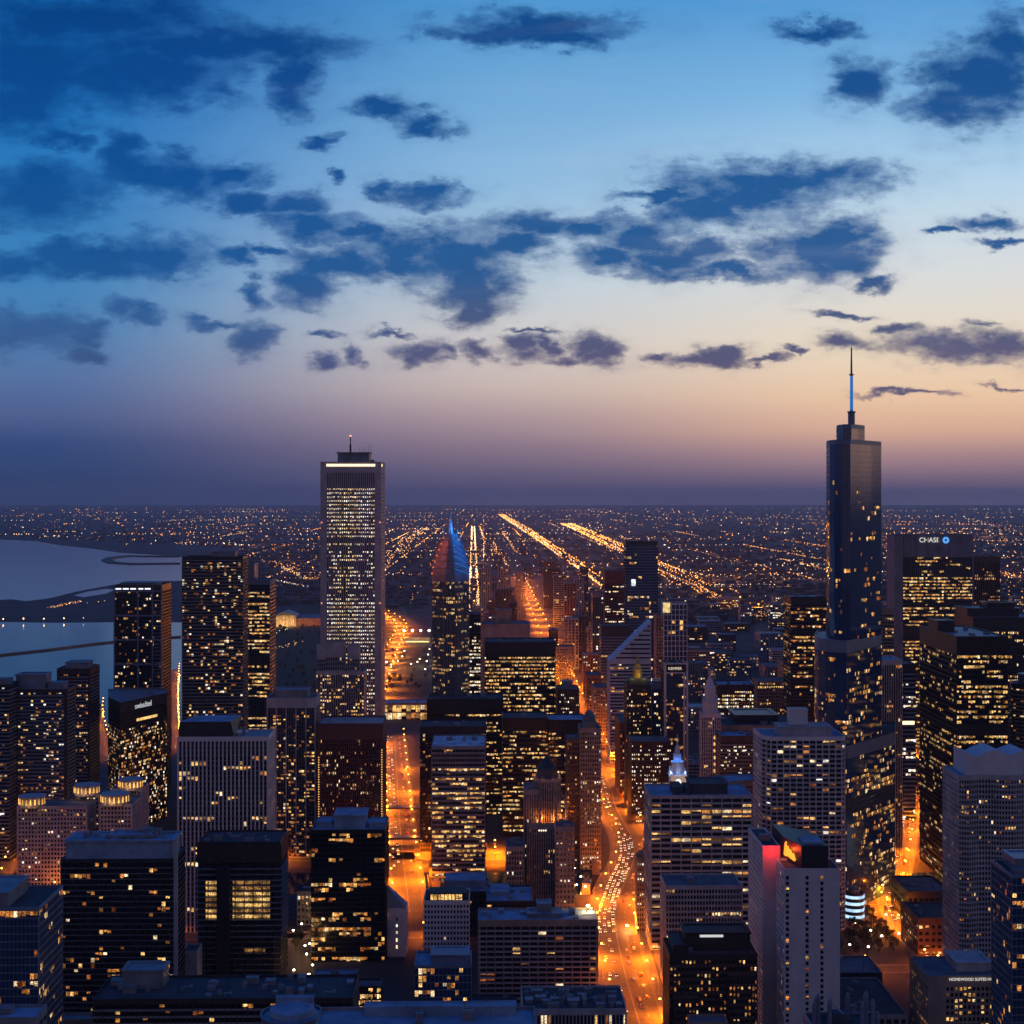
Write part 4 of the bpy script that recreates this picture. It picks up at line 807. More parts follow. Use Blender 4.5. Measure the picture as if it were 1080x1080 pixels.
# pale ribbed tower with lit corner crown
t = T('apartment_tower', 'pale-framed blue glass tower with one lit yellow corner at its top', 'apartment tower', 700, 725, 636, 1900, 30, 'the lit-corner tower', bay=4.6, fl=6.6, pier=.2, span=.14, rec=.8, mats=('white_stone','white_stone','glass_blue'), lit=.08, pal='gold', top=2, nunits=2)
ww = HERO[-1][5]; zz = gz(636, 1900); MB().box(-ww/2-1, -ww/2+8, -.8, -.3, zz-12, zz+.5).build('lit_corner', glow('lit_corner_yellow', (1,.72,.3), .95, .4), t)
T('apartment_tower', 'lower tan shoulder attached left of the lit-corner tower', 'apartment tower', 692, 700, 649, 1910, 26, 'the tan shoulder', bay=3, fl=4, pier=.5, span=.4, rec=.5, mats=G3('tan_stone'), lit=.06, pal='warm', top=3, nunits=1)
t = T('office_tower', 'dark glass tower in a white stone frame with a small lit roof sign', 'office tower', 701.5, 723.5, 700, 1420, 34, 'the white-framed dark tower', bay=2.3, fl=3.6, pier=.06, span=.2, rec=.3, mats=('dark_metal','dark_metal','glass_blue'), lit=.2, mode='office', pal='warm', top=8, roofm='roof_dark', nunits=3, sidelit=.04)
ww = HERO[-1][5]; zz = gz(700, 1420)
fr = MB().box(-ww/2-1.2, -ww/2+1.0, -1, -.03, 0, zz+1).box(ww/2-2.6, ww/2-.8, -.9, -.03, 0, zz-9.5).box(ww/2+.3, ww/2+2, -1, -.03, 0, zz+1.2).box(-ww/2+1.1, ww/2+.2, -.8, -.03, zz-.6, zz+.8).box(-ww/2+1.1, ww/2-.9, -.7, -.03, zz-9.3, zz-8)
fr.build('stone_frame', M['white_stone'], t); text(t, 'KEMPER', (-.6, -.5, zz-4.6), 3.6, glow('sign_warm', (1,.8,.6), .9))
# dark green tower with the gold cap
t = T('office_tower', 'black-green stone tower with a gilded cap and pinnacle', 'office tower', 661, 687, 722, 1450, 28, 'the gold-capped tower', bay=2.6, fl=3.7, pier=.5, span=.4, rec=.5, mats=('dark_green_stone','dark_brown','glass'), lit=.24, pal='gold', top=4, nunits=0)
zz = gz(722, 1450); 
MB().box(-9, 9, 5, 23, zz-1.05, zz+5).build('shoulder', M['dark_green_stone'], t); MB().lathe([(4.5, zz+5), (4.3, zz+14), (3.2, zz+15), (3.0, zz+19), (1.2, zz+21), (1, zz+24), (.2, zz+28)], 8, 0, 13, 0, R(22.5)).build('gilded_cap', M['gold_leaf'], t); lamp(t, (-5, 3, zz+7), 1800, (1,.75,.3), .4, 'uplight'); lamp(t, (5, 3, zz+7), 1800, (1,.75,.3), .4, 'uplight')
T('office_tower', 'blue-black tower wedged between the gold-capped tower and the white-framed dark tower', 'office tower', 687.5, 701, 722, 1480, 26, 'the wedged tower', bay=2.6, fl=3.8, pier=.25, span=.35, rec=.4, mats=('blue_grey_metal','dark_metal','glass_blue'), lit=.1, pal='white', top=4, pent=((.2,.8,.2,.8,4),), nunits=1)
T('office_block', 'dark stone block of small white lit windows below the gold-capped tower', 'office building', 666, 708, 782, 1385, 40, 'the dark stone block', bay=2.6, fl=3.7, pier=.5, span=.5, rec=.5, mats=G3('dark_brown'), lit=.28, pal='white', top=3)
# the canyon's western wall: tan fronts lit from the street
T('limestone_tower', 'tan stone block with lit lower windows right of the glowing canyon', 'office building', 626, 643, 725, 1800, 40, 'the tan canyon block', bay=2.8, fl=3.8, pier=.5, span=.4, rec=.5, mats=G3('tan_stone'), lit=.14, pal='gold', top=4, nunits=2)
T('limestone_tower', 'brown stone block behind the tan canyon block', 'office building', 619, 634, 712, 1930, 40, 'the brown canyon block', bay=2.8, fl=3.8, pier=.5, span=.4, rec=.5, mats=G3('brown_brick'), lit=.1, pal='gold', top=4, nunits=2)
T('limestone_tower', 'orange-lit edge block beside the slanted-roof tower', 'office building', 654, 666, 762, 1500, 60, 'the orange-lit edge block', bay=2.8, fl=3.8, pier=.4, span=.4, rec=.5, mats=G3('brown_brick'), lit=.3, pal='gold', top=4, nunits=1)
T('limestone_tower', 'narrow tan tower with a lit crown right of the avenue bend', 'office tower', 672, 684, 905, 1040, 14, 'the narrow tan tower', bay=2.0, fl=3.4, pier=.5, span=.4, rec=.4, mats=G3('tan_stone'), lit=.12, pal='white', top=3, litrows=lambda f, p: .85 if f > .93 else p, nunits=1, pent=((.2,.8,.2,.8,4),), pentm='tan_stone')
# slim white tower with the tempietto
tm = T('office_tower', 'slim white octagonal-topped tower with one lit window column', 'office tower', 740, 760.5, 752, 1400, 17, 'the slim white tower', bay=2.6, fl=3.6, pier=.42, span=.3, rec=.6, mats=('white_stone','grey_concrete','glass'), lit=.05, pal='gold', top=4, nunits=0)
zz = gz(752, 1400); ww = HERO[-1][5]
for k in range(13): MB().box(ww*.12, ww*.12+1.5, -.25, -.05, zz-24-k*6.2, zz-21-k*6.2).build('lit_stair_window', PAL['gold'], tm)
MB().lathe([(7.4, zz-1.05), (7.4, zz+9), (7.8, zz+9), (7.8, zz+10), (5.4, zz+10.4), (5.2, zz+22), (5.6, zz+22.3), (3.9, zz+25), (2.4, zz+30), (1.0, zz+31), (.9, zz+35), (.15, zz+40)], 8, 0, 8.5, 0, R(22.5)).build('tempietto', M['white_stone'], tm)
for k in range(8):
    a = R(22.5+45*k); MB().tube([(7*math.cos(a), 7*math.sin(a)+8.5, zz+10.2), (6.8*math.cos(a), 6.8*math.sin(a)+8.5, zz+16)], [.6, .1], 4).build('finial', M['white_stone'], tm)
T('office_block', 'low blue-roofed block with rows of white lights beside the slim white tower', 'office building', 757, 795, 722, 1700, 40, 'the blue-roofed row block', bay=2.4, fl=4, pier=.3, span=.4, rec=.4, mats=('dark_brown','dark_metal','glass'), lit=.55, mode='office', pal='white', top=3, roofm='roof_membrane')
T('office_block', 'tan office block with a gold-lit top floor', 'office building', 799, 839, 718, 1750, 36, 'the gold-topped tan block', bay=2.6, fl=3.8, pier=.4, span=.35, rec=.5, mats=G3('tan_stone'), lit=.2, pal='gold', top=2, mode='office', litrows=lambda f, p: .85 if f > .9 or f < .32 else p)
T('apartment_tower', 'pinkish gabled brick tower catching the last light near the tall blue glass tower', 'apartment tower', 825, 847, 698, 1850, 30, 'the pinkish tower', bay=3, fl=3.6, pier=.5, span=.5, rec=.4, mats=G3('tan_stone'), lit=.04, top=3, nunits=1)
T('office_block', 'large tan stone block with a heavy cornice behind the pale chamfered tower', 'office building', 764, 845, 765, 1420, 70, 'the big corniced block', bay=3.2, fl=3.9, pier=.4, span=.3, rec=.7, mats=G3('tan_stone'), lit=.07, pal='gold', top=5, roofm='roof_dark', nunits=8, pent=((.2,.75,.3,.9,8),), pentm='dark_metal')
t = T('office_block', 'brown ribbed block with white sparkling windows left of the pale chamfered tower', 'office tower', 760, 796, 776, 1310, 30, 'the brown ribbed block', bay=1.9, fl=3.2, pier=.14, span=.52, rec=.4, mats=('brown_brick','tan_stone','glass'), lit=.1, pal='white', top=5, roofm='roof_membrane')
T('office_tower', 'dark glass tower with gold rows just left of the tall blue glass tower', 'office tower', 834, 873, 629, 1650, 40, 'the gold-rowed dark tower', bay=2.4, fl=3.9, pier=.1, span=.4, rec=.3, mats=('dark_metal','dark_metal','glass'), lit=.55, mode='office', pal='warm', top=8, roofm='roof_metal', litrows=lambda f, p: p if f > .55 else .1)
# the clock-tower palace
tw = empty('clock_tower_building', (gx(716, 1165), 1165, 0), YAW); tag(tw, 'ornate white building with a tiered clock tower lit blue and white', 'clock tower'); zw = gz(828, 1165)
q = [(-23,0),(25,0),(25,34),(-23,34)]; facade(tw, q, 0, zw-9, bay=2.5, fl=3.7, pier=.5, span=.35, rec=.6, mats=G3('white_stone'), lit=.2, pal='gold', top=4); roof(tw, q, zw-9, 'roof_dark', parmat='white_stone')
q = [(29,16),(66,34),(66,60),(29,52)]; facade(tw, q, 0, zw-2, bay=2.5, fl=3.7, pier=.5, span=.35, rec=.6, mats=G3('tan_stone'), lit=.1, pal='gold', top=4, name='rear_wing'); roof(tw, q, zw-2, 'roof_membrane', parmat='tan_stone')
mb = MB().box(-6, 6, 3, 15, zw-10.05, zw+6).box(-6.6, 6.6, 2.4, 15.6, zw+6, zw+7.2); mb.build('tower_base', M['white_stone'], tw)
for k in range(4): MB().lathe([(.9, zw+7.2), (.9, zw+10), (.1, zw+13)], 6, (-5, 5, 5, -5)[k], (4, 4, 14, 14)[k]).build('pinnacle', M['white_stone'], tw)
MB().lathe([(4.8, zw+7.2), (4.6, zw+16), (5.2, zw+16.3), (5.2, zw+17), (3.4, zw+17.2), (3.2, zw+22), (3.6, zw+22.4), (2.2, zw+23), (1.9, zw+27), (.5, zw+30), (.25, zw+38)], 8, 0, 9, 0, R(22.5)).build('lantern', M['white_stone'], tw)
MB().lathe([(2.2, 0), (2.2, .3)], 20).build('clock_face', glow('clock_face', (1,.95,.85), 1.2), tw).matrix_local = Matrix.Translation((0, 2.98, zw+2)) @ Matrix.Rotation(R(90), 4, 'X')
for k in range(5):
    a = math.pi*(1+k/4); lamp(tw, (8.5*math.cos(a), 9+8.5*math.sin(a), zw+9), 700, (.35,.55,1), .4, 'uplight'); lamp(tw, (5.2*math.cos(a), 9+5.2*math.sin(a), zw+18.2), 380, (.05,.25,1), .3, 'uplight')
for x_ in (-5, 0, 5): lamp(tw, (x_, -2, zw-8), 3600, (1,.6,.2), .4, 'uplight')
for x_ in (-19, -12, 12, 20): lamp(tw, (x_, -1.5, zw-16), 1500, (1,.45,.1), .4, 'uplight')
HERO.append((tw, 'the clock-tower building', 713, 800, 1165, 48, 34))
T('office_tower', 'broad grey gridded tower with gold windows and a dark roof house by the avenue', 'office tower', 686, 794, 839, 1000, 42, 'the broad grey grid tower', bay=7.1, fl=3.75, pier=.09, span=.36, rec=.9, mats=('pale_concrete','pale_concrete','glass'), lit=.5, mode='office', pal='office', top=1.6, base=0, roofm='roof_membrane', parm='pale_concrete', pent=((.42,.78,.25,.8,7),(.36,.41,.2,.6,5),(.24,.33,.2,.7,5)), pentm='roof_dark', nunits=1)
T('office_block', 'grey gridded block with tall top windows and a weathered roof', 'office building', 702, 783, 934, 915, 30, 'the tall-windowed grey block', bay=2.55, fl=3.55, pier=.3, span=.34, rec=.7, mats=G3('pale_concrete'), lit=.18, mode='office', pal='office', top=2, roofm='roof_gravel', parm='pale_concrete', nunits=2, litrows=lambda f, p: .02 if f > .86 else p)
t = T('apartment_block', 'old dark brick block with stepped wings and a small white sign', 'apartment building', 706, 799, 1006, 805, 30, 'the old brick block', bay=2.7, fl=3.5, pier=.5, span=.42, rec=.5, mats=('dark_brown','brown_brick','glass'), lit=.24, pal='warm', top=3, roofm='roof_dark', nunits=6, pent=((.05,.2,.1,.9,5),(.2,.95,.3,.9,10)), pentm='dark_brown')
ww = HERO[-1][5]; zz = gz(1006, 805); MB().box(-6, 6.5, 8.2, 8.8, zz+6.4, zz+7.6).build('lit_sign', glow('sign_white_panel', (1,1,.98), .65), t)
for a, b, zt_ in ((-ww/2+2, -ww/2+15, zz-22), (ww/2-16, ww/2-2, zz-10)):
    q = [(a,-5),(b,-5),(b,-.02),(a,-.02)]; facade(t, q, 0, zt_, bay=2.7, fl=3.5, pier=.5, span=.42, rec=.5, mats=('dark_brown','brown_brick','glass'), lit=.22, pal='warm', top=2, maxwin=20, name='bay_wing'); roof(t, q, zt_, 'roof_dark', parmat='brown_brick')
t = T('low_building', 'low tan front with a lit arched canopy below the old brick block', 'low building', 728, 768, 1078, 770, 12, 'the lit canopy', bay=4, fl=4, pier=.3, span=.4, rec=.4, mats=G3('tan_stone'), lit=.5, pal='gold', top=2, nunits=0)
# white hotel slabs with the red crown
t = T('hotel_tower', 'white hotel slab with three window columns and a burning orange roof sign', 'hotel tower', 827, 886, 916, 800, 22, 'the white hotel slab', bay=3.6, fl=3.05, pier=.35, span=.35, rec=.5, mats=G3('white_stone'), lit=.12, pal='warm', top=3.5, corner=.4, roofm='roof_dark', nunits=0, sidelit=.1, cols=lambda e, nc: ([int(.08*nc), int(.44*nc), int(.71*nc)] if e == 0 else range(nc)))
ww = HERO[-1][5]; zz = gz(916, 800)
q = [(-ww*.34,22.05),(ww*.5,22.05),(ww*.5,64),(-ww*.34,64)]; facade(t, q, 0, zz-.6, bay=3.6, fl=3.05, pier=.4, span=.4, rec=.5, mats=G3('white_stone'), lit=.05, pal='warm', top=3.5, name='rear_wing'); RR_ = ROOFS[t.name]; roof(t, q, zz-.6, 'roof_dark', parmat='white_stone'); ROOFS[t.name] = RR_
MB().prism([(-ww*.16,4),(ww*.32,4),(ww*.32,34),(-ww*.34,60),(-ww*.34,26)], zz-1.05, zz+11).build('roof_house', M['dark_metal'], t)
MB().prism([(-ww*.1,8),(ww*.25,8),(ww*.25,22),(-ww*.1,22)], zz+11.05, zz+12.2).build('roof_hatch', M['roof_membrane'], t)
e0 = Vector((-ww*.34, 26)); e1 = Vector((-ww*.16, 4)); u_ = (e1-e0).normalized(); nn = Vector((u_.y, -u_.x)); 
sg = MB()
flame = [(0,2),(1.5,8.5),(2.5,9.5),(3,7),(5,7.6),(6.5,5.4),(8,6.4),(10,4.6),(12,5.2),(14,2.2),(13,1.2),(9,1.6),(5,2),(2,1.4)]
V = []; 
for dd in (.25, .8):
    for a, h in flame: p_ = e0+u_*(2+a)+nn*dd; V.append((p_.x, p_.y, zz+h))
nf_ = len(flame); Fc = [[k for k in range(nf_)][::-1], [nf_+k for k in range(nf_)]]+[[k, (k+1)%nf_, nf_+(k+1)%nf_, nf_+k] for k in range(nf_)]
mesh('burning_sign', V, Fc, glow('sign_flame', (1,.34,.03), 1.7, sample=True), None, t)
p_ = e0+u_*8+nn*3; lamp(t, (p_.x, p_.y, zz+6), 1500, (1,.16,.02), .8, 'sign_glow')
lamp(t, (ww*.42, 26, zz+3), 350, (1,.14,.02), .4, 'sign_glow')
t2_ = T('hotel_tower', 'taller white hotel slab behind with its blank front washed red near the roof', 'hotel tower', 804.5, 823, 892, 830, 46, 'the red-washed slab', bay=3.2, fl=3.05, pier=.4, span=.4, rec=.5, mats=G3('white_stone'), lit=.06, pal='warm', top=2, roofm='roof_dark', nunits=2, cols=lambda e, nc: ([] if e == 0 else range(nc)))
ww2 = HERO[-1][5]; z2_ = gz(892, 830)
for x_ in (-ww2*.25, ww2*.1): lamp(t2_, (x_, -4.2, z2_-1.5), 1900, (1,.004,.008), .5, 'red_uplight')
# pale chamfered tower
tq = empty('apartment_tower', (gx(849, 1045), 1045, 0), YAW); tag(tq, 'pale gridded tower with cut corners and a boxy white roof house', 'apartment tower'); wq = 88/F*1045; zq = gz(777, 1045)
pq = [(-wq/2+5,0),(wq/2-3,0),(wq/2,3),(wq/2,40),(-wq/2,40),(-wq/2,9)]
facade(tq, pq, 0, zq, bay=4.6, fl=3.25, pier=.12, span=.36, rec=1.1, mats=('white_stone','pale_concrete','glass'), lit=.14, pal='res', top=2.4); roof(tq, pq, zq, 'roof_membrane', parmat='white_stone')
unit(tq, wq*.04, 18, zq-1.1, wq*.62, 20, 7, 'pale_concrete', 'penthouse'); unit(tq, -wq*.02, 20, zq+5.9, wq*.22, 9, 11, 'white_stone', 'penthouse'); units(tq, [(-wq/2+4,4),(wq/2-4,4),(wq/2-4,8),(-wq/2+4,8)], zq-1.1, 3, 2)
HERO.append((tq, 'the pale chamfered tower', 849, 777, 1045, wq, 40))
T('office_tower', 'white ribbed office tower half hidden behind the tall blue glass tower', 'office tower', 928, 952, 696, 1260, 34, 'the white ribbed tower', bay=2.6, fl=3.7, pier=.34, span=.2, rec=.8, mats=('white_stone','dark_metal','glass'), lit=.16, mode='office', pal='warm', top=4, roofm='roof_membrane', nunits=0)
T('office_tower', 'brown office slab with gold rows left of the signed gold tower', 'office tower', 929, 943, 642, 1700, 40, 'the brown gold-row slab', bay=2.6, fl=3.9, pier=.2, span=.4, rec=.4, mats=G3('tan_stone'), lit=.55, mode='office', pal='gold', top=6)
t = T('office_tower', 'tall gold-lit office tower with glowing white sign lettering at its top', 'office tower', 951, 1027, 564, 1800, 46, 'the signed gold tower', bay=2.4, fl=3.95, pier=.1, span=.42, rec=.5, mats=('grey_concrete','dark_brown','glass'), lit=.7, mode='office', pal='gold', top=26, mech=((.58,.63),(.37,.4)), nunits=2, corner=1.5, litrows=lambda f, p: p if f < .9 else .15)
ww = HERO[-1][5]; zz = gz(564, 1800); x0_ = gx(973, 1800)-t.location.x
text(t, 'CHASE', (gx(980, 1800)-t.location.x, -.7, zz-6.4), 8, glow('sign_white_soft', (1,.95,.88), .8))
ring = MB(); 
V = []; Fc = []
for k in range(8):
    a = R(22.5+45*k)
    for r_, y_ in ((4.1,-.9),(1.6,-.9),(1.6,-.5),(4.1,-.5)): V.append((gx(997.5,1800)-t.location.x+r_*math.cos(a), y_, zz-6.4+r_*math.sin(a)))
for k in range(8):
    k2 = (k+1) % 8
    for s_ in range(4): s2 = (s_+1) % 4; Fc.append([k*4+s_, k2*4+s_, k2*4+s2, k*4+s2])
mesh('sign_octagon', V, Fc, glow('sign_blue', (.12,.42,1), 1.0), None, t)
q = [(-ww/2-10,-4),(-ww/2-.05,-4),(-ww/2-.05,30),(-ww/2-10,30)]; facade(t, q, 0, zz-1, bay=11, fl=30, pier=.94, span=.9, rec=.1, mats=G3('grey_concrete'), lit=0, top=4, name='end_pier'); roof(t, q, zz-1)
for k in range(6): MB().box(-ww/2+3+k*13.6-.6, -ww/2+3+k*13.6+.6, -.9, -.03, zz-24, zz-1).build('top_fin', M['grey_concrete'], t)
T('office_tower', 'dim brown ribbed tower stepping down right of the signed gold tower', 'office tower', 1007, 1055, 587, 1930, 44, 'the dim brown tower', bay=2.5, fl=3.9, pier=.42, span=.3, rec=.5, mats=('brown_brick','dark_brown','glass'), lit=.3, mode='office', pal='warm', top=7)
t = T('office_tower', 'black steel office tower with a bright gold front and a dim side', 'office tower', 1009, 1063, 671, 1150, 98, 'the black steel tower', bay=2.35, fl=3.8, pier=.12, span=.4, rec=.25, mats=('black_metal','black_metal','glass'), lit=.86, mode='office', pal='gold', top=14, roofm='roof_metal', parm='black_metal', sidelit=.3, mech=((.66,.71),), pent=((.0,.35,.5,.75,9),), pentm='dark_metal', nunits=5, litrows=lambda f, p: p if f > .42 else p*.75)
T('office_tower', 'wide blue-black building stepped behind the black steel tower', 'office tower', 1026, 1100, 651, 1520, 60, 'the stepped blue-black building', bay=3, fl=4, pier=.35, span=.4, rec=.4, mats=('dark_metal','dark_metal','glass'), lit=.4, mode='office', pal='gold', top=14, roofm='roof_membrane', pent=((.0,.75,.3,.95,9),(.35,.75,.5,.9,14)), pentm='dark_metal', nunits=1)
# round tower of petal balconies
tr = empty('round_tower', (gx(1083, 1215), 1215, 0), YAW); tag(tr, 'round dark tower ringed with scalloped balconies cut by the right edge of the photo', 'apartment tower'); zr2 = gz(722, 1200)
cp = [(13*math.cos(2*math.pi*k/24), 13*math.sin(2*math.pi*k/24)) for k in range(24)]; facade(tr, cp, 0, zr2, bay=3.3, fl=3, pier=.1, span=.3, rec=.6, mats=('dark_metal','grey_concrete','glass'), lit=.12, pal='warm', top=4); roof(tr, cp, zr2, 'roof_metal')
V = []; Fc = []
for j in range(4, int(zr2/3)-1):
    pb = []
    for k in range(64):
        a = 2*math.pi*k/64; r_ = 13.2+2.2*abs(math.sin(a*8)); pb.append((r_*math.cos(a), r_*math.sin(a)))
    sl = MB().prism(pb, j*3-.25, j*3+.7); b = len(V); V += sl.V; Fc += [[b+i for i in f] for f in sl.F]
mesh('balcony', V, Fc, M['tan_stone'], None, tr)['kind'] = 'stuff'
MB().lathe([(7, zr2-1), (7, zr2+6), (7.3, zr2+6.2), (7.3, zr2+7)], 20).build('roof_drum', M['blue_grey_metal'], tr)
HERO.append((tr, 'the round balcony tower', 1075, 720, 1215, 28, 28))
# pale tower with faceted bays
tb = empty('apartment_tower', (gx(1048, 900), 900, 0), YAW); tag(tb, 'pale concrete tower of faceted bays topped by a gabled crown', 'apartment tower'); wb = 72/F*900; zb = gz(818, 900)
pb = [(-wb/2,2),(-wb*.36,0),(-wb*.2,2.5),(-wb*.02,2.5),(wb*.12,0),(wb*.3,0),(wb*.5,2.5),(wb/2,34),(-wb/2,34)]
facade(tb, pb, 0, zb, bay=2.3, fl=3.05, pier=.34, span=.36, rec=.6, mats=G3('pale_concrete'), lit=.08, pal='warm', top=2.5, sidelit=.25); roof(tb, pb, zb, 'roof_membrane', parmat='pale_concrete')
cw = [(-wb*.36,6),(wb*.5,6),(wb*.5,30),(-wb*.36,30)]
V = [(x, y, zb-1.05) for x, y in cw]; prof = [(-.36,13),(-.2,10),(-.05,13),(.1,14.5),(.28,11),(.5,14)]
V = []; 
for y_ in (6, 30):
    V += [(wb*a, y_, zb-1.05) for a, _ in prof]+[(wb*a, y_, zb+h) for a, h in prof]
n6 = 6; Fc = []
for k in range(5): Fc += [[k, k+1, n6+k+1, n6+k], [2*n6+k+1, 2*n6+k, 3*n6+k, 3*n6+k+1], [n6+k, n6+k+1, 3*n6+k+1, 3*n6+k]]
Fc += [[2*n6, 0, n6, 3*n6], [5, 2*n6+5, 3*n6+5, n6+5]]
mesh('gabled_crown', V, Fc, M['white_stone'], None, tb); HERO.append((tb, 'the faceted pale tower', 1046, 805, 900, wb, 34))
# blue framed corner tower on the right edge
T('glass_tower', 'blue glass tower in a pale metal frame at the lower right edge', 'apartment tower', 1067, 1120, 922, 640, 26, 'the blue framed tower', bay=3.0, fl=3.2, pier=.07, span=.14, rec=.35, mats=('blue_grey_metal','blue_grey_metal','glass_blue'), lit=.08, pal='warm', top=1.5, roofm='roof_dark', parm='blue_grey_metal', nunits=3, pent=((.2,.9,.3,.9,6),), pentm='blue_grey_metal')
t = T('hotel_building', 'tan hotel block with small white lettering at its roofline in the lower right corner', 'hotel building', 978.5, 1053, 1029, 790, 34, 'the lettered tan hotel', bay=3.1, fl=3.2, pier=.34, span=.36, rec=.5, mats=('tan_stone','tan_stone','glass'), lit=.16, pal='gold', top=5.5, roofm='roof_gravel', pent=((.5,1.0,.3,.9,5),), pentm='pale_concrete', nunits=3, cols=lambda e, nc: (range(int(.31*nc), nc) if e == 0 else range(nc)))
ww = HERO[-1][5]; text(t, 'HOMEWOOD SUITES HOTEL', (ww*.16, -.35, gz(1029,790)-1.9), 2.05, glow('sign_white_hotel', (1,.96,.92), .65))
T('low_building', 'dark block with one lit roof corner beside the bright street bend', 'low building', 957, 1003, 940, 1065, 44, 'the dark corner block', bay=4, fl=4, pier=.3, span=.5, rec=.3, mats=G3('dark_metal'), lit=.03, pal='gold', top=4, roofm='roof_gravel', nunits=3)
T('office_block', 'brown brick block with a few lit top windows beside the bright street', 'office building', 968, 1014, 968, 985, 40, 'the brown corner block', bay=4, fl=4, pier=.4, span=.5, rec=.4, mats=G3('brown_brick'), lit=.25, pal='gold', top=4, roofm='roof_dark', nunits=4)
# drum with bands of blue-white light
td2 = empty('round_lit_building', (gx(900.5, 1080), 1080, 0), YAW); tag(td2, 'small round building banded with blue-white light', 'round building'); rr_ = 10.5/F*1080; zd2 = gz(941, 1080)
MB().lathe([(rr_, 0), (rr_, zd2), (rr_*.9, zd2), (rr_*.9, zd2-.8)], 28).build('drum', M['dark_metal'], td2)
for k in range(5): MB().lathe([(rr_+.1, zd2-3.2-k*4.6), (rr_+.45, zd2-3.2-k*4.6), (rr_+.45, zd2-1.2-k*4.6), (rr_+.1, zd2-1.2-k*4.6)], 28, caps=False).build('light_band', glow('band_blue_white', (.5,.74,1), 1.3, .3, True), td2)
MB().lathe([(rr_*.6, zd2-.5), (rr_*.6, zd2+3), (rr_*.2, zd2+4.2)], 20).build('roof_cap', M['roof_metal'], td2); HERO.append((td2, 'the round lit building', 900, 945, 1080, 14, 14))
T('office_block', 'orange-lit brick block at the far end of the bright right-hand street', 'office building', 946, 973, 803, 1480, 40, 'the orange-lit brick block', bay=3, fl=4, pier=.4, span=.4, rec=.4, mats=G3('brown_brick'), lit=.35, pal='warm', top=4)
T('office_tower', 'dark blue slab filling the gap between the white ribbed tower and the black steel tower', 'office tower', 950, 966, 700, 1400, 34, 'the gap slab', bay=3, fl=4, pier=.1, span=.4, rec=.3, mats=('dark_metal','blue_grey_metal','glass'), lit=.2, mode='office', pal='white', top=6, mech=((.1,.2),))
o = MB().box(-6.5, 5.5, -.5, -.1, gz(764,1400), gz(760.5,1400)).build('light_strip', glow('light_strip_warm', (1,.7,.35), 2.6), HERO[-1][0])
t = T('low_building', 'broad flat blue roof with small plant boxes behind the pinnacled roof', 'low building', 880, 957, 1070, 800, 62, 'the broad blue roof', bay=4, fl=4, pier=.3, span=.4, rec=.3, mats=G3('grey_concrete'), lit=.03, top=2, roofm='roof_dark', nunits=5)
# pinnacled dark roof in front
tg = empty('pinnacled_building', (gx(893, 585), 585, 0), YAW); tag(tg, 'dark blue building crowned with thick round-topped pinnacles at the bottom edge', 'pinnacled building'); zz = gz(1082, 585)
q = rect(27, 16); facade(tg, q, 0, zz, bay=3, fl=4, pier=.5, span=.4, rec=.4, mats=('blue_grey_metal','dark_metal','glass'), lit=0, top=4); roof(tg, q, zz, 'roof_dark', parmat='blue_grey_metal')
for x_, y_, h_ in ((-12.4,.9,9),(-10.6,2.2,12),(-6.4,1,10),(-8.6,15,7),(-3,15,6),(6.4,1,9),(8.2,2.5,12.5),(10.4,1.2,10),(12.4,2,5),(4,15,8),(11,15,8)):
    MB().lathe([(.85, zz-1.05), (.85, zz+h_-2.4), (1.0, zz+h_-2.3), (1.0, zz+h_-1.9), (.8, zz+h_-1.8), (.62, zz+h_-.6), (.25, zz+h_)], 8, x_, y_, 0, R(22.5)).build('pinnacle', M['blue_grey_metal'], tg)
MB().tube([(-3, 9, zz+5), (2, 5, zz+1)], .35, 6).build('roof_truss', M['roof_membrane'], tg); MB().box(-6, 4, 4, 13, zz-1.08, zz+2.5, 0, .3).build('hipped_roof', M['roof_dark'], tg)
HERO.append((tg, 'the pinnacled roof', 893, 1060, 585, 27, 16))

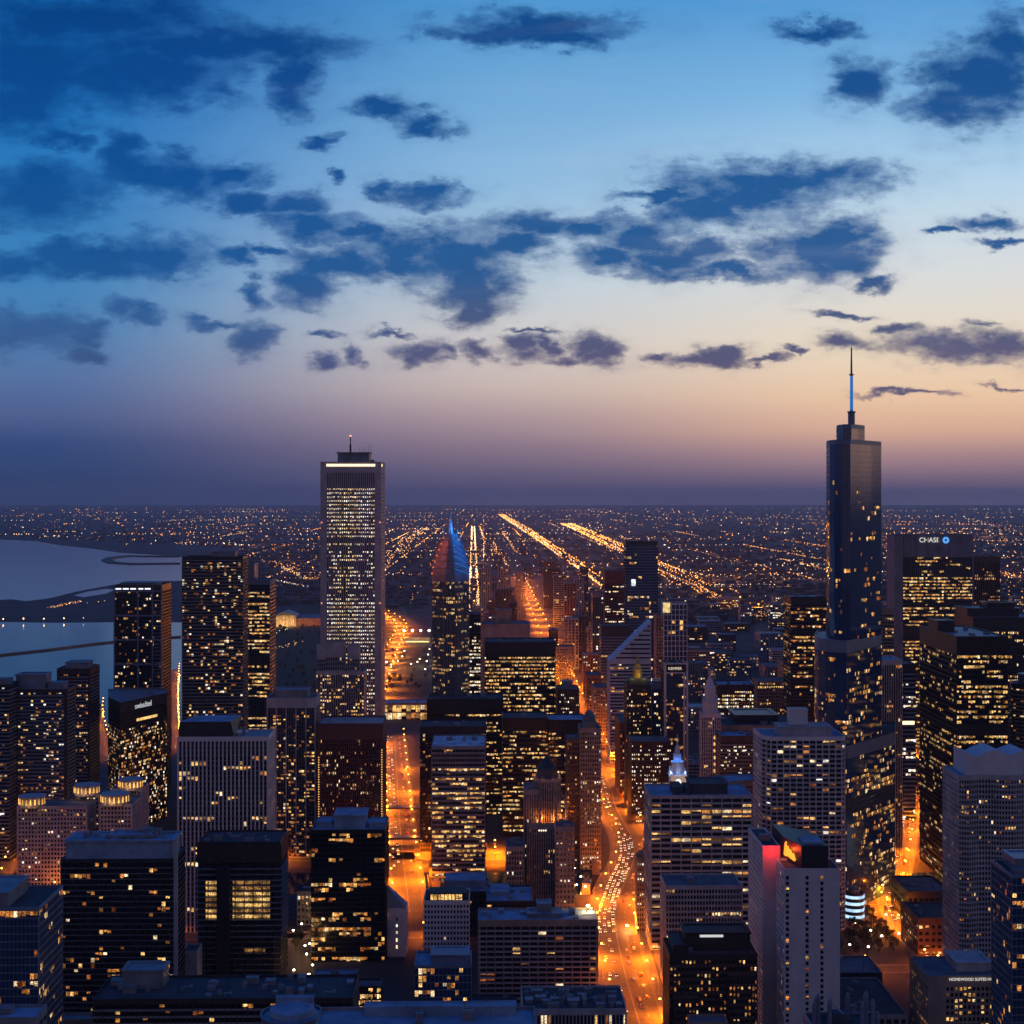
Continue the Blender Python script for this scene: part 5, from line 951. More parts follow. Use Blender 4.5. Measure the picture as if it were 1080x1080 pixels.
# ------------------------------------------------------------------ the many lesser buildings behind
placed = [(r[0].location.x, r[0].location.y+r[6]/2, max(r[5], 10)/2+6, r[6]/2+6) for r in HERO]
def blocked(x, y, hw, hd):
    if abs(x-mich(y)) < hw+22: return True
    if abs(x-(gx(498, 2900)-.026*(y-2900))) < hw+16 and y > 2700: return True
    return any(abs(x-a) < hw+c and abs(y-b) < hd+d for a, b, c, d in placed)
FILL = []
TONES = [('brown', 'brown_brick'), ('tan', 'tan_stone'), ('grey', 'grey_concrete'), ('dark', 'dark_metal'), ('black', 'dark_brown'), ('slate blue', 'blue_grey_metal'), ('pale', 'pale_concrete')]
def filler(px_, yt, Y, wpx, d, tone=None, lit=None):
    w = wpx/F*Y; x = gx(px_, Y); z = gz(yt, Y)
    if z < 8: return
    tn, mk = tone or random.choice(TONES); root = empty('city_block', (x, Y, 0), YAW); poly = rect(w, d); pal = random.choice(('res','gold','warm','white','res'))
    near = Y < 2600
    mode = random.choice(('res','res','office')); L_ = lit if lit is not None else random.choice((.1,.16,.22,.3))
    sty = random.choice(((.4,.42,.5),(.12,.42,.4),(.5,.3,.6)))
    facade(root, poly, 0, z, bay=(3.6 if near else 5.5), fl=(4 if near else 5), pier=sty[0], span=sty[1], rec=sty[2], mats=(mk, mk, 'glass'), lit=L_, mode=mode, pal=pal, top=2.5, litmax=45 if near else 26)
    roof(root, poly, z, random.choice(('roof_gravel','roof_membrane','roof_dark','roof_metal')))
    if near: units(root, [(-w/2, 0), (w/2, 0), (w/2, d), (-w/2, d)], z-1.1, 2, int(px_*13+Y))
    placed.append((x, Y+d/2, w/2+5, d/2+5)); FILL.append((root, px_, yt, Y, tn, z, w))
# the distant cluster down the canyon
for px_, yt, Y, wpx, tn in [(512,599,3900,13,5),(507,640,3000,11,2),(532,597,3500,13,5),(531,622,3000,18,3),(549,603,3600,10,2),(576,600,4000,18,4),(580,592,4300,12,0),(592,606,3500,16,2),(601,615,3200,12,0),(611,610,3800,10,5),(616,598,4300,9,3),(597,652,2600,15,2),(612,650,2700,17,3),(627,662,2600,14,2),(601,682,2300,20,2),(618,690,2250,18,0),(590,664,2400,9,0),(606,636,3300,14,5),(622,634,3100,8,4),(520,632,3300,9,0),(541,636,2600,8,4),(524,650,2700,10,2)]:
    x = gx(px_, Y)
    if abs(x-mich(Y)) < wpx/F*Y/2+18: px_ += (1 if x > mich(Y) else -1)*6
    filler(px_, yt, Y, wpx, 30, TONES[tn], .09)
rr = random.Random(21); tries = 0
while len(FILL) < 165 and tries < 9000:
    tries += 1
    yb = rr.choice((rr.uniform(640, 790), rr.uniform(640, 720))); Y = EH*F/(yb-EY); px_ = rr.uniform(640, 1100)
    if px_ < 700 and yb < 660: continue
    w = rr.uniform(22, 56); d = rr.uniform(22, 48); h = rr.choice((rr.uniform(14, 34), rr.uniform(18, 60))); x = gx(px_, Y)
    if blocked(x, Y+d/2, w/2, d/2): continue
    filler(px_, EY+(EH-h)*F/Y, Y, w*F/Y, d)
tries = 0; n0 = len(FILL)
while len(FILL) < n0+26 and tries < 3000:          # low blocks among the near towers
    tries += 1
    Y = rr.uniform(800, 1700); px_ = rr.uniform(-40, 1110); w = rr.uniform(22, 40); d = rr.uniform(18, 36); h = rr.uniform(9, 26); x = gx(px_, Y)
    if blocked(x, Y+d/2, w/2, d/2) or 1115 < Y+d/2 < 1285 or 1000 < Y+d < 1060 or (x < -80 and Y > 1330): continue
    if any((Vector((x, Y+d/2, 0))-p).length < 40 for pth in (AVE, STATE, COLUMBUS, EASTST, FAREAST) for p in pth): continue
    filler(px_, EY+(EH-h)*F/Y, Y, w*F/Y, d, None, .08)
heroes = [h for h in HERO]
def sizeword(z): return 'low' if z < 22 else 'mid-height' if z < 48 else 'tall' if z < 95 else 'very tall'
groups = {}
for f in FILL:
    root, px_, yt, Y, tn, z, w = f
    h = min(heroes, key=lambda q: abs(q[2]-px_)+.35*abs(q[3]-yt)+(0 if q[4] < Y else 8)); side = 'left of' if px_ < h[2] else 'right of'
    dep = 'beyond' if Y > h[4]+60 else 'in front of' if Y < h[4]-60 else 'beside'
    groups.setdefault((sizeword(z), tn, side, dep, h[1]), []).append((abs(px_-h[2]), yt, f))
ORD = ['first', 'second', 'third', 'fourth', 'fifth', 'sixth', 'seventh', 'eighth', 'ninth', 'tenth']
for (sz, tn, side, dep, hn), l in groups.items():
    l.sort(key=lambda r: r[0])
    for i, (_, _, f) in enumerate(l):
        base = f'{sz} {tn} block {dep} and {side} {hn}'
        if len(l) > 1: base = f'{ORD[i]} {sz} {tn} block counting away {side} {hn} {dep} it'
        if len(l) > 1: base = f'{ORD[i]} {sz} {tn} block {dep} and {side} {hn}'
        tag(f[0], base, 'city building', 'lesser buildings among the towers')
# ------------------------------------------------------------------ far low-rise city and its lights
V = []; Fc = []; rr = random.Random(5)
def lowbox(x, y, w, d, h):
    b = len(V); c_, s_ = math.cos(YAW), math.sin(YAW)
    for zz_ in (0, h):
        for a, e in ((-w/2,-d/2),(w/2,-d/2),(w/2,d/2),(-w/2,d/2)): V.append((x+a*c_-e*s_, y+a*s_+e*c_, zz_))
    for f in ((4,5,6,7),(0,1,5,4),(1,2,6,5),(2,3,7,6),(3,0,4,7)): Fc.append([b+i for i in f])
def inwater(px_, yb): return px_ < 250 and yb > 566+px_*.05
cnt = 0
while cnt < 5200:
    yb = rr.uniform(537, 655) if rr.random() < .8 else rr.uniform(560, 600); Y = EH*F/(yb-EY); px_ = rr.uniform(-120, 1200)
    if inwater(px_, yb) or (px_ < 470 and yb > 640): continue
    x = gx(px_, Y); x = round(x/62)*62+rr.uniform(-8, 8); Y = round(Y/130)*130+rr.uniform(-30, 30); cnt += 1
    if abs(x-mich(Y)) < 40: continue
    lowbox(x, Y, rr.uniform(14, 42), rr.uniform(14, 60), rr.choice((6, 8, 9, 11, 14, 22 if rr.random() < .3 else 8)))
tag(mesh('far_low_rise_city', V, Fc, principled('far_roofs', (.036,.044,.062), .9, var=.5, vscale=.02)), 'endless low roofs of the far city spreading to the horizon', 'city', kind='stuff')
EL = [glow('far_light_orange', (1,.36,.06), 4.4), glow('far_light_gold', (1,.52,.17), 4.4), glow('far_light_white', (1,.78,.52), 4.8), glow('far_light_deep', (1,.26,.04), 2.8), glow('harbour_light', (1,.5,.16), 45)]
LV = []; LF = []; LM = []
def bulb(x, y, z, r, m):
    b = len(LV); LV.extend([(x-r,y,z),(x,y-r,z),(x+r,y,z),(x,y+r,z),(x,y,z-r),(x,y,z+r)])
    for f in ((0,1,5),(1,2,5),(2,3,5),(3,0,5),(1,0,4),(2,1,4),(3,2,4),(0,3,4)): LF.append([b+i for i in f]); LM.append(m)
def rad(Y, k=1.0): return k*.36/F*Y*(1 if Y < 12000 else 12000/Y*.35+.65)
tanY = math.tan(YAW)
cnt = 0
while cnt < 2900:
    u_ = rr.random(); yb = 535.5+u_*105; Y = EH*F/(yb-EY); px_ = rr.uniform(-150, 1230)
    if rr.random() < (yb-600)/70 : continue
    if inwater(px_, yb) or (px_ < 480 and yb > 625): continue
    x = gx(px_, Y)
    dn = math.sin(px_*.031+1.3*math.sin(yb*.17))+math.sin(yb*.42+px_*.011)+.8*math.sin(px_*.083-yb*.21)
    if dn < rr.uniform(-1.8, 2.0): continue
    if rr.random() < .55: xg = x+tanY*Y; x = round(xg/380)*380-tanY*Y                 # along the avenues
    elif rr.random() < .7: Y = round(Y/800)*800                                        # along the cross streets
    m = rr.choices((0,1,2,3), (50,26,7,20))[0]; bulb(x, Y, rr.uniform(8, 13), rad(Y, rr.choice((.5,.6,.75,.95,1.5))), m); cnt += 1
for _ in range(230):                                          # lit yards, ramps and car parks: short rows
    yb = 537+rr.random()**1.3*90; Y = EH*F/(yb-EY); px_ = rr.uniform(-120, 1200)
    if inwater(px_, yb) or (px_ < 480 and yb > 620): continue
    n_ = rr.randint(4, 12); m = rr.choices((0,1,2), (4,4,3))[0]; stp = rr.uniform(18, 40)*(Y/6000)**.6
    for k in range(n_): bulb(gx(px_, Y)+k*stp, Y+rr.uniform(-30, 30)*Y/5000, 10, rad(Y, rr.choice((.7,.9,1.2))), m)
def line(pts, step, m, k=1.0, jit=3, rows=(0,), skip=.05, zz_=11):
    q = resample([Vector(p) for p in pts], step); ns = normals(q)
    for p, n_ in zip(q, ns):
        for r_ in rows:
            if rr.random() < skip: continue
            c = p+n_*r_; bulb(c.x+rr.uniform(-jit, jit), c.y+rr.uniform(-jit, jit), zz_, rad(c.y, k*rr.uniform(.75, 1.15)), m if rr.random() < .8 else rr.choice((0,1,2)))
def steps(pts, f): return pts
def gl(*p): return [gnd(*q) for q in p]
# the long avenues and expressways
for a, b, st_ in ((gnd(500,662), gnd(499.5,600), 26), (gnd(499.5,600), gnd(499,556), 90)):
    line([a, b], st_, 1, 1.15, 2, (-13, 13), .03); line([a, b], st_*1.3, 2, .9, 2, (-9, 9), .1, 5)
line(gl((641,622),(608,597)), 26, 0, 1.5, 4, (-18, 18), .03); line(gl((608,597),(560,563)), 60, 0, 1.5, 6, (-24, 0, 24), .03); line(gl((560,563),(528,543)), 170, 0, 1.4, 12, (-34, 0, 34), .03); line(gl((641,622),(608,597)), 30, 2, .8, 4, (-5, 5), .2, 4); line(gl((608,597),(530,545)), 110, 1, .9, 4, (-8, 8), .1, 4)
line(gl((802,655),(772,642),(742,628),(735,622)), 17, 0, 1.0, 5, (-16, 0, 16), .15); line(gl((735,622),(700,603),(660,582),(620,563),(597,553)), 52, 0, 1.4, 9, (-50, -22, 22, 50), .12); line(gl((700,600),(640,566)), 120, 1, 1.1, 30, (-110, 90), .25); line(gl((800,654),(765,640)), 14, 2, .7, 3, (-4, 6), .35, 4)
line(gl((690,596),(720,604),(750,611),(782,612),(832,612)), 40, 0, 1.0, 8, (-8, 8), .2); line(gl((770,622),(800,623),(834,622)), 34, 0, .9, 8, (-8, 8), .25)
line(gl((625,540),(660,543),(705,548)), 330, 1, 1.1, 30); line(gl((815,546),(872,550)), 300, 1, 1.1, 30); line(gl((826,592),(872,603)), 44, 0, 1.1, 8, (-8, 8)); line(gl((932,567),(950,570),(1010,566)), 150, 1, .9, 30, skip=.4); line(gl((1080,612),(1062,608),(1042,603)), 40, 0, 1.2, 8, (-12, 12), .05); line(gl((1085,617),(1060,610)), 40, 1, 1.1, 8, (-4,)); line(gl((1020,548),(1085,566)), 260, 1, 1.0, 50, skip=.2)
line(gl((178,554),(215,550),(250,547)), 330, 1, 1.2, 20); line(gl((250,547),(290,545)), 420, 2, 1.2, 30); line(gl((450,558),(432,568),(414,588)), 90, 1, 1.1, 25, (-20, 20), .1); line(gl((414,588),(405,602)), 45, 0, .9, 10); line(gl((300,602),(325,614)), 30, 1, .9, 6, (-6, 6)); line(gl((290,615),(322,622)), 26, 2, .9, 5, (-5, 5)); line(gl((283,594),(312,604)), 40, 0, .9, 14, (-20, 10), .3)
for a, b in (((512,575),(506,556)),((526,590),(520,573)),((536,600),(528,585)),((545,585),(530,562)),((470,640),(462,610)),((418,608),(428,600)),((432,640),(440,625))): line(gl(a, b), 60, rr.choice((0,1,2)), .9, 8, skip=.25)
for x0_ in np.arange(-5200, 9000, 420):                        # the grid of lit avenues
    ya = rr.uniform(4200, 7000); yb_ = ya+rr.uniform(3000, 16000); y_ = ya
    while y_ < yb_:
        seg = rr.uniform(800, 3200); px_ = 540+(x0_-tanY*y_)/y_*F; pb_ = EY+EH*F/y_
        if rr.random() < .66 and -80 < px_ < 1160 and not inwater(px_, pb_) and not (px_ < 470 and pb_ > 610): line([Vector((x0_-tanY*y_, y_, 0)), Vector((x0_-tanY*(y_+seg), y_+seg, 0))], 48*(y_/6000)**1.25, rr.choice((0,0,3,1)), rr.uniform(.7, 1.25), 4, skip=.15)
        y_ += seg+rr.uniform(100, 700)
for Y_ in (4300,4900,5500,6200,7000,7800,8800,10000,11400,13000,15000,17500,20500,25000,31000):   # and of lit cross streets
    for _ in range(9):
        xa = rr.uniform(-.34, .36)*Y_; L_ = rr.uniform(.03, .16)*Y_; px_ = 540+xa/Y_*F; pb_ = EY+EH*F/Y_
        if inwater(px_, pb_) or inwater(px_+L_/Y_*F, pb_) or (px_ < 480 and pb_ > 610): continue
        sl = rr.uniform(-.02, .05)
        line([Vector((xa, Y_, 0)), Vector((xa+L_, Y_*(1+sl*.3), 0))], .0085*Y_, rr.choice((0,0,1,3,2)), rr.uniform(.75, 1.3), .002*Y_, skip=.2)
# strong lamps on masts, added to give the far ground an orange glow
for (a_, b_), n_ in ((((641,622),(608,597)),5),(((608,597),(540,551)),6),(((800,654),(742,628)),4),(((735,622),(660,582)),6),(((660,582),(605,556)),4),(((500,650),(499,565)),7),(((834,612),(750,611)),4),(((1080,612),(1045,604)),3),(((250,560),(330,610)),4),(((420,580),(440,560)),3),(((900,570),(1040,566)),5)):
    for k in range(n_):
        p_ = gnd(a_[0]+(b_[0]-a_[0])*k/(n_-1), a_[1]+(b_[1]-a_[1])*k/(n_-1)); t_ = empty('added_glow_mast', p_); tag(t_, 'added lamp mast giving the far city plain its orange ground glow', 'added light mast', 'added glow masts on the far plain')
        kk = (p_.y/5000)**1.5; MB().tube([(0,0,0),(0,0,38)], [.6,.3], 6).build('mast', M['dark_metal'], t_); MB().lathe([(1,37),(2.2,38),(2.2,39),(1,40)], 8).build('mast_head', EL[0], t_); lamp(t_, (0,0,36), 240000*kk, (1,.3,.04), 2)
# peninsula and harbour shore
line(gl((-60,657),(0,656.5),(120,655)), 46, 4, 1.0, 4, skip=.15, zz_=8); line(gl((52,645),(86,638)), 16, 0, 1.15, 4, (-7, 7), .1); line(gl((95,640),(122,636)), 40, 1, .9, 10, skip=.3)
line(gl((-20,567),(60,567),(130,570)), 260, 1, 1.1, 80, skip=.45); line(gl((140,576),(230,574)), 110, 0, 1.2, 50, skip=.3); line(gl((236,575),(265,577)), 60, 2, 1.6, 25, skip=.2)
line(gl((283,680),(292,672),(305,668)), 24, 2, .8, 5); line(gl((295,690),(318,682)), 14, 1, .8, 8, (-6, 6), .3); line(gl((290,655),(345,659)), 34, 1, .8, 8, skip=.3)
tag(mesh('far_city_lights', LV, LF, EL, LM), 'countless orange and white lights of the far city plain', 'city lights', kind='stuff')
# ------------------------------------------------------------------ street lamps (each with its own light)
OR = (1, .195, .003); bulb_o = glow('lamp_sodium', (1,.40,.06), 16); bulb_w = glow('lamp_white', (1,.85,.62), 16)
def make_lamp(name, m, h, arm, label, group, col, power):
    t = empty(name, (0,0,0)); tag(t, label, 'street lamp', group)
    MB().tube([(0,0,0),(0,0,.8),(0,0,h-.6),(arm*.25,0,h),(arm,0,h+.15)], [.22,.13,.09,.07,.06], 6).build('pole', M['dark_metal'], t)
    hd = MB().lathe([(.15,.4),(.55,.2),(.7,-.15),(.4,-.5)], 8, arm, 0).build('lamp_head', m, t); hd.location = (0,0,h)
    lamp(t, (arm, 0, h-.9), power, col, .35); return t
POW = 9000
pro = make_lamp('street_lamp', bulb_o, 10, 2.2, 'orange street lamp with a curved arm along the curving avenue', 'street lamps along the curving avenue', OR, POW)
def place(pro, p, ang, label, group, power=None, k=1.0):
    t = copy_tree(pro); t.location = p; t.rotation_euler = (0,0,ang); t['label'] = label; t['group'] = group; t.scale = (k,k,k)
    if power:
        for c in t.children:
            if c.type == 'LIGHT': c.data = random.choice(power) if isinstance(power, list) else power
    return t
def lightdata(power, col, size=.35, kind='POINT'):
    l = bpy.data.lights.new('lamp_bulb', kind)
    if kind == 'SPOT': l.spot_size = R(172); l.spot_blend = .35
    l.energy = power; l.color = col; l.shadow_soft_size = size; return l
def along(pts, step, off, pro, label, group, power=None, y0=0, y1=1e9, sides=(-1, 1), stagger=True, k=1.0):
    n = 0
    for s in sides:
        q = resample(pts, step); ns = normals(q)
        for i, (p, nn) in enumerate(zip(q, ns)):
            if not y0 <= p.y <= y1: continue
            pos = p+nn*s*off; pos.z = .3
            place(pro, pos, math.atan2(-nn.y*s, -nn.x*s), label, group, power, k); n += 1
    return n
la = 'orange street lamp with a curved arm along the curving avenue'; ga = 'street lamps along the curving avenue'
L1 = [lightdata(130000, OR, .35, 'SPOT'), lightdata(52000, OR, .35, 'SPOT'), lightdata(20000, OR), lightdata(12000, OR)]; L2 = lightdata(80000, OR, .5); L3 = [lightdata(40000, OR, .35, 'SPOT'), lightdata(18000, OR, .35, 'SPOT'), lightdata(9000, OR)]; L5 = lightdata(190000, OR, .8); L6 = lightdata(300000, OR, .6, 'SPOT')
nl = along(AVE, 36, 15.2, pro, la, ga, L1, 850, 1700)
lc = 'orange street lamp down the straight canyon street'; gc = 'street lamps down the straight canyon street'
nl += along(AVE, 72, 15.2, pro, lc, gc, L2, 1700, 3000, k=1.2); nl += along(AVE, 170, 15.2, pro, lc, gc, L5, 3000, 5600, k=1.5)
nl += along(STATE, 40, 9.6, pro, 'orange street lamp beside the bright street on the right', 'street lamps beside the right-hand street', L1)
nl += along(COLUMBUS, 44, 13.5, pro, 'orange street lamp beside the wide road into the river bridge', 'street lamps beside the wide road', L1)
nl += along(DRIVE, 95, 14, pro, 'tall orange lamp along the curving park drive', 'lamps along the park drive', L6, k=1.3)
nl += along(WACKER, 46, 14.5, pro, 'orange street lamp along the riverside drive', 'lamps along the riverside drive', lightdata(170000, OR, .4, 'SPOT'))
nl += along(CROSS, 40, 9.5, pro, 'orange street lamp along the cross street by the round lit building', 'lamps along the first cross street', L3); nl += along(CROSS2, 46, 7.6, pro, 'orange street lamp along the nearer cross street', 'lamps along the nearer cross street', L3, sides=(1,))
nl += along(CROSS3, 60, 7.6, pro, 'orange street lamp along the left cross street', 'lamps along the left cross street', L3, sides=(1,))
for pth, lb in ((EASTST, 'orange street lamp in the gap left of the broad condominium'), (FAREAST, 'orange street lamp at the left edge road'), (HARBORDR, 'orange street lamp on the harbour drive'), (SLIT, 'orange street lamp in the slit between the lake towers')):
    nl += along(pth, 38, 9, pro, lb, lb.replace('orange street lamp', 'street lamps'), L1 if pth is EASTST or pth is FAREAST else L3, sides=(1,))
print('lamps', nl)
prw = make_lamp('plaza_lamp', bulb_w, 7, .6, 'white plaza lamp', 'white plaza lamps', (1,.75,.45), 4000)
rr = random.Random(31)
def plaza(lst, label, group, power=None, k=1.0):
    for p in lst: place(prw, (p.x, p.y, .2), rr.uniform(0, 6), label, group, power, k)
lp = resample(AVE, 17); nsA = normals(lp)
plaza([p+n_*(25+rr.uniform(0, 16)) for p, n_ in zip(lp, nsA) if 870 < p.y < 1110 and rr.random() < .8], 'white globe lamp on the pavement right of the curving avenue', 'globe lamps on the avenue pavement', lightdata(1200, (1,.45,.12)))
plaza([gnd(*q) for q in ((902,985),(918,992),(930,998),(896,1008),(935,975),(948,996),(915,1010))], 'white lamp on the dark little plaza near the round lit building', 'plaza lamps near the round lit building', lightdata(1100, (1,.3,.03)))
plaza([gnd(*q) for q in ((322,1009),(327,1007),(324,1018),(310,992),(318,985),(340,990),(304,1045),(309,1035),(306,1052),(326,1040),(329,1030),(331,1012))], 'white lamp round the ring driveway below the black glass tower', 'lamps round the ring driveway', lightdata(2200, (1,.48,.13)))
plaza([gnd(*q) for q in ((609,943),(613,934),(598,940),(617,945),(605,925),(590,948))], 'white lamp on the terrace by the tan limestone tower', 'lamps on the limestone terrace', lightdata(2200, (1,.3,.04)))
plaza([gnd(*q) for q in ((408,704),(412,707),(420,703),(424,698),(427,692),(433,706),(440,704),(443,701),(450,703),(452,696),(453,690),(449,712))], 'white lamp along the park paths', 'lamps along the park paths', lightdata(5000, (1,.7,.4)), 1.4)
# the bright star-like lamp on the hotel corner
star = make_lamp('flood_lamp', glow('flood_lamp_gold', (1,.72,.3), 60), 4, .3, 'very bright golden floodlight on the roof corner of the balcony-grid hotel', None, (1,.6,.2), 9000)
hb = next(h for h in HERO if h[1] == 'the balcony-grid hotel'); star.location = (hb[0].location.x+hb[5]/2-5.5, 905, gz(970, 885)-1.1); star.scale = (1.5, 1.5, 1.0)
st2 = place(star, gnd(660.5, 982), 0, 'large golden lamp on the avenue pavement', None); del st2['group']
# ------------------------------------------------------------------ cars
head_m = glow('headlight', (1,.84,.5), 7); tail_m = glow('taillight', (1,.03,.015), 5)
paints = [principled('car_paint_'+n, c, .3, .05, spec=.6) for n, c in (('white',(.55,.55,.55)),('black',(.015,.015,.018)),('silver',(.3,.31,.33)),('red',(.25,.02,.02)),('yellow',(.5,.32,.03)))]
def make_car(paint, kind, label):
    t = empty(kind, (0,0,0)); tag(t, label, 'car')
    prof = [(-2.25,.35),(2.25,.35),(2.3,.75),(1.2,.95),(.55,1.42),(-1.0,1.45),(-1.75,1.0),(-2.28,.9)]
    V = [(s*.88*(1 if z < 1 else .82), x, z) for s in (-1, 1) for x, z in prof]; n = 8
    Fc = [list(range(n)), [n+k for k in range(n)][::-1]]+[[k, n+k, n+(k+1)%n, (k+1)%n] for k in range(n)]
    mesh('body', V, Fc, paint, None, t)
    V = [(s*.75, x, z) for s in (-1, 1) for x, z in ((1.12,1.0),(.56,1.40),(-1.0,1.43),(-1.68,1.03))]
    V = [(a*1.02, b, c+.012) for a, b, c in V]; mesh('windows', V, [[0,1,5,4],[2,3,7,6]], M['glass'], None, t)
    for x in (-1.4, 1.4):
        for s in (-.82, .82):
            w = MB().lathe([(.33,-.1),(.33,.1)], 10).build('wheel', M['black_metal'], t); w.rotation_euler = (0, R(90), 0); w.location = (s, x, .33)
    for s in (-.62, .62):
        MB().box(s-.2, s+.2, 2.26, 2.36, .6, .8).build('headlight', head_m, t); MB().box(s-.2, s+.2, -2.36, -2.26, .7, .86).build('taillight', tail_m, t)
    return t
cars = [make_car(p, 'car', '') for p in paints]
pools = {}
def traffic(pts, off, step, jit, y0, y1, toward, label, group, keep=1.0, z=.12):
    q = resample(pts, 1.0); ns = normals(q); s = rr.uniform(2, step); n = 0
    while s < len(q)-2:
        i = int(s); p = q[i]; nn = ns[i]; s += max(6.2, step+rr.uniform(-jit, jit))
        if not y0 < p.y < y1 or rr.random() > keep: continue
        d = (q[min(i+1, len(q)-1)]-q[i-1 if i else 0]).normalized()
        if toward: d = -d
        c = rr.choices(cars, (4,4,4,1,1))[0]; c = copy_tree(c); c.location = p+nn*(off+rr.uniform(-.35, .35)); c.location.z = z; c.rotation_euler = (0,0,math.atan2(-d.x, d.y)); c['label'] = label; c['group'] = group; n += 1
    return n
nc_ = 0
for o_ in (-11.2, -7.8, -4.4, -1.6):
    nc_ += traffic(AVE, o_, 8.5, 2, 1040, 1330, True, 'car with headlights in the packed lanes curving over the river bridge', 'cars in the packed curving lanes', .72)
for o_ in (-10, -5.5): nc_ += traffic(AVE, o_, 26, 12, 860, 1040, True, 'car with headlights on the avenue nearest the bottom edge', 'cars on the near avenue', .6); nc_ += traffic(AVE, o_, 24, 10, 1330, 1800, True, 'car with headlights further up the avenue', 'cars further up the avenue', .7)
for o_ in (4.5, 9.5): nc_ += traffic(AVE, o_, 16, 7, 880, 1330, False, 'car showing red tail lights heading down the avenue', 'cars heading down the avenue', .5)
for o_ in (-5, -2): nc_ += traffic(STATE, o_, 18, 8, 850, 1700, True, 'car with headlights on the bright street on the right', 'cars on the right-hand street', .7)
nc_ += traffic(STATE, 4, 20, 8, 850, 1700, False, 'car with red tail lights on the bright street on the right', 'tail-lit cars on the right-hand street', .7)
for o_ in (-8, -4): nc_ += traffic(COLUMBUS, o_, 22, 9, 1200, 1900, True, 'car with headlights on the wide road to the river bridge', 'cars on the wide road', .7)
nc_ += traffic(COLUMBUS, 6, 22, 9, 1200, 1900, False, 'car with red tail lights on the wide road to the river bridge', 'tail-lit cars on the wide road', .7)
nc_ += traffic(WACKER, -5, 30, 12, 0, 1e6, True, 'car with headlights on the riverside drive', 'cars on the riverside drive', .6)
for c in cars:
    for ch in list(c.children): bpy.data.objects.remove(ch)
    bpy.data.objects.remove(c)
for p_ in (pro, prw):
    for ch in list(p_.children): bpy.data.objects.remove(ch)
    bpy.data.objects.remove(p_)
print('cars', nc_)
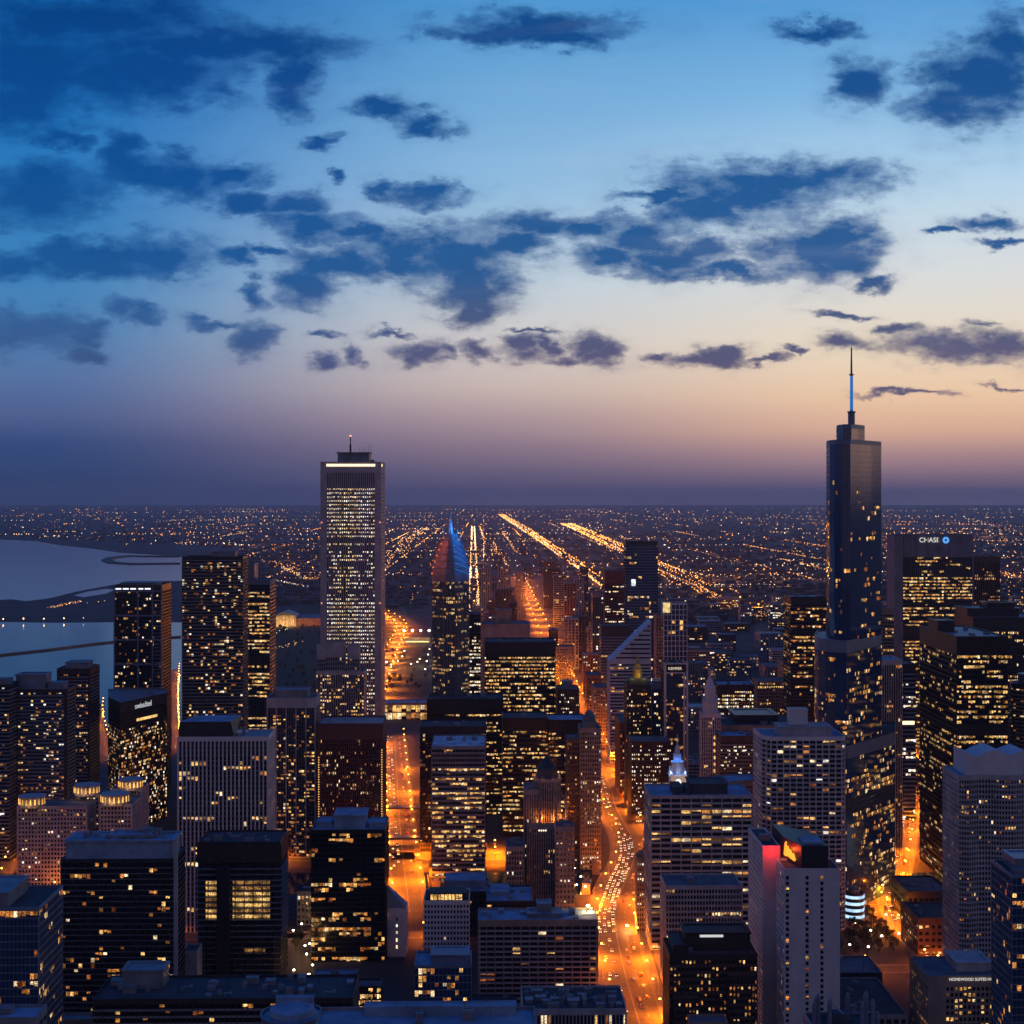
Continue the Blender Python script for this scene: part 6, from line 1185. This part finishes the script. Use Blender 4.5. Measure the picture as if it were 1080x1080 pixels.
# ------------------------------------------------------------------ trees
leaf = [principled('leaves_dark', (.035,.05,.02), .9, var=.5, vscale=.4), principled('leaves_light', (.06,.075,.028), .9, var=.5, vscale=.4)]
def make_tree(seed, h):
    r_ = random.Random(seed); t = empty('tree', (0,0,0)); tb_ = MB().tube([(0,0,0),(.1,.05,h*.25),(0,.1,h*.5),(.1,0,h*.8)], [.32,.24,.16,.05], 6)
    for k in range(5):
        a = k*1.3+r_.random(); tb_.tube([(0,0,h*(.3+.08*k)), (math.cos(a)*h*.14, math.sin(a)*h*.14, h*(.42+.08*k)), (math.cos(a)*h*.26, math.sin(a)*h*.26, h*(.5+.08*k))], [.13,.08,.03], 5)
    tb_.build('trunk', M['dark_brown'], t); V = []; Fc = []; mi = []
    for c in range(16):
        a = r_.uniform(0, 6.28); rd = h*.3*r_.random()**.5; z = h*r_.uniform(.4, .92); rd *= 1.1-.5*abs(z/h-.6); cx_, cy_ = rd*math.cos(a), rd*math.sin(a); cr_ = h*r_.uniform(.08, .16); m_ = r_.random() < .45
        for k in range(46):
            d = Vector((r_.gauss(0,1), r_.gauss(0,1), r_.gauss(0,.8))).normalized()*cr_*r_.uniform(.5, 1.05); p = Vector((cx_, cy_, z))+d; u_ = Vector((r_.gauss(0,1), r_.gauss(0,1), r_.gauss(0,1))).normalized(); v_ = u_.orthogonal().normalized(); s_ = h*.03
            b = len(V); V += [p-u_*s_-v_*s_*.6, p+u_*s_-v_*s_*.4, p+u_*s_*.7+v_*s_*.7, p-u_*s_*.8+v_*s_*.5]; Fc.append([b,b+1,b+2,b+3]); mi.append(int(m_))
    mesh('crown', V, Fc, leaf, mi, t); return t
protos = [make_tree(s, 9+s) for s in range(3)]
def trees(lst, label, group):
    for p in lst:
        t = copy_tree(rr.choice(protos)); t.location = (p[0], p[1], .15); t.rotation_euler = (0,0,rr.uniform(0,6)); k = rr.uniform(.75, 1.2); t.scale = (k,k,k*rr.uniform(.9,1.1)); tag(t, label, 'tree', group)
trees([gnd(rr.uniform(286, 338), rr.uniform(662, 735)) for _ in range(46)], 'dark leafy tree in the park left of the tall ribbed tower', 'trees in the left park')
trees([gnd(rr.uniform(406, 452), rr.uniform(684, 733)) for _ in range(34)], 'dark leafy tree in the park below the concert stage', 'trees below the stage')
trees([gnd(*q) for q in ((895,992),(898,1000),(900,984),(912,996),(926,990),(934,992),(943,1003),(904,1012),(917,975),(892,1006),(896,996),(901,992),(906,988),(911,1001),(915,986),(919,1002),(923,995),(930,986),(938,999),(909,980),(914,994),(921,980),(927,1004))], 'dark tree on the small plaza by the round lit building', 'trees on the small plaza')
trees([p+n_*(22+rr.uniform(0, 12)) for p, n_ in zip(lp, nsA) if 880 < p.y < 1120 and rr.random() < .7], 'street tree on the pavement right of the curving avenue', 'street trees beside the avenue')
trees([gnd(*q) for q in ((312,1003),(316,998),(334,1003),(338,995),(307,1060),(330,1055))], 'dark tree round the ring driveway', 'trees round the ring driveway')
for t in protos:
    for ch in list(t.children): bpy.data.objects.remove(ch)
    bpy.data.objects.remove(t)
# ------------------------------------------------------------------ air
hz = MB().box(-E-500, E+500, -2500, E+500, -1, 470).build('haze', bpy.data.materials.new('haze_air')); hz['kind'] = 'stuff'
hm = hz.data.materials[0]; hm.use_nodes = True; nt = hm.node_tree; nt.nodes.clear()
pv = nt.nodes.new('ShaderNodeVolumePrincipled'); o_ = nt.nodes.new('ShaderNodeOutputMaterial'); nt.links.new(pv.outputs[0], o_.inputs['Volume'])
pv.inputs['Color'].default_value = (.84,.79,.88,1); pv.inputs['Density'].default_value = 2.6e-5; pv.inputs['Anisotropy'].default_value = .25
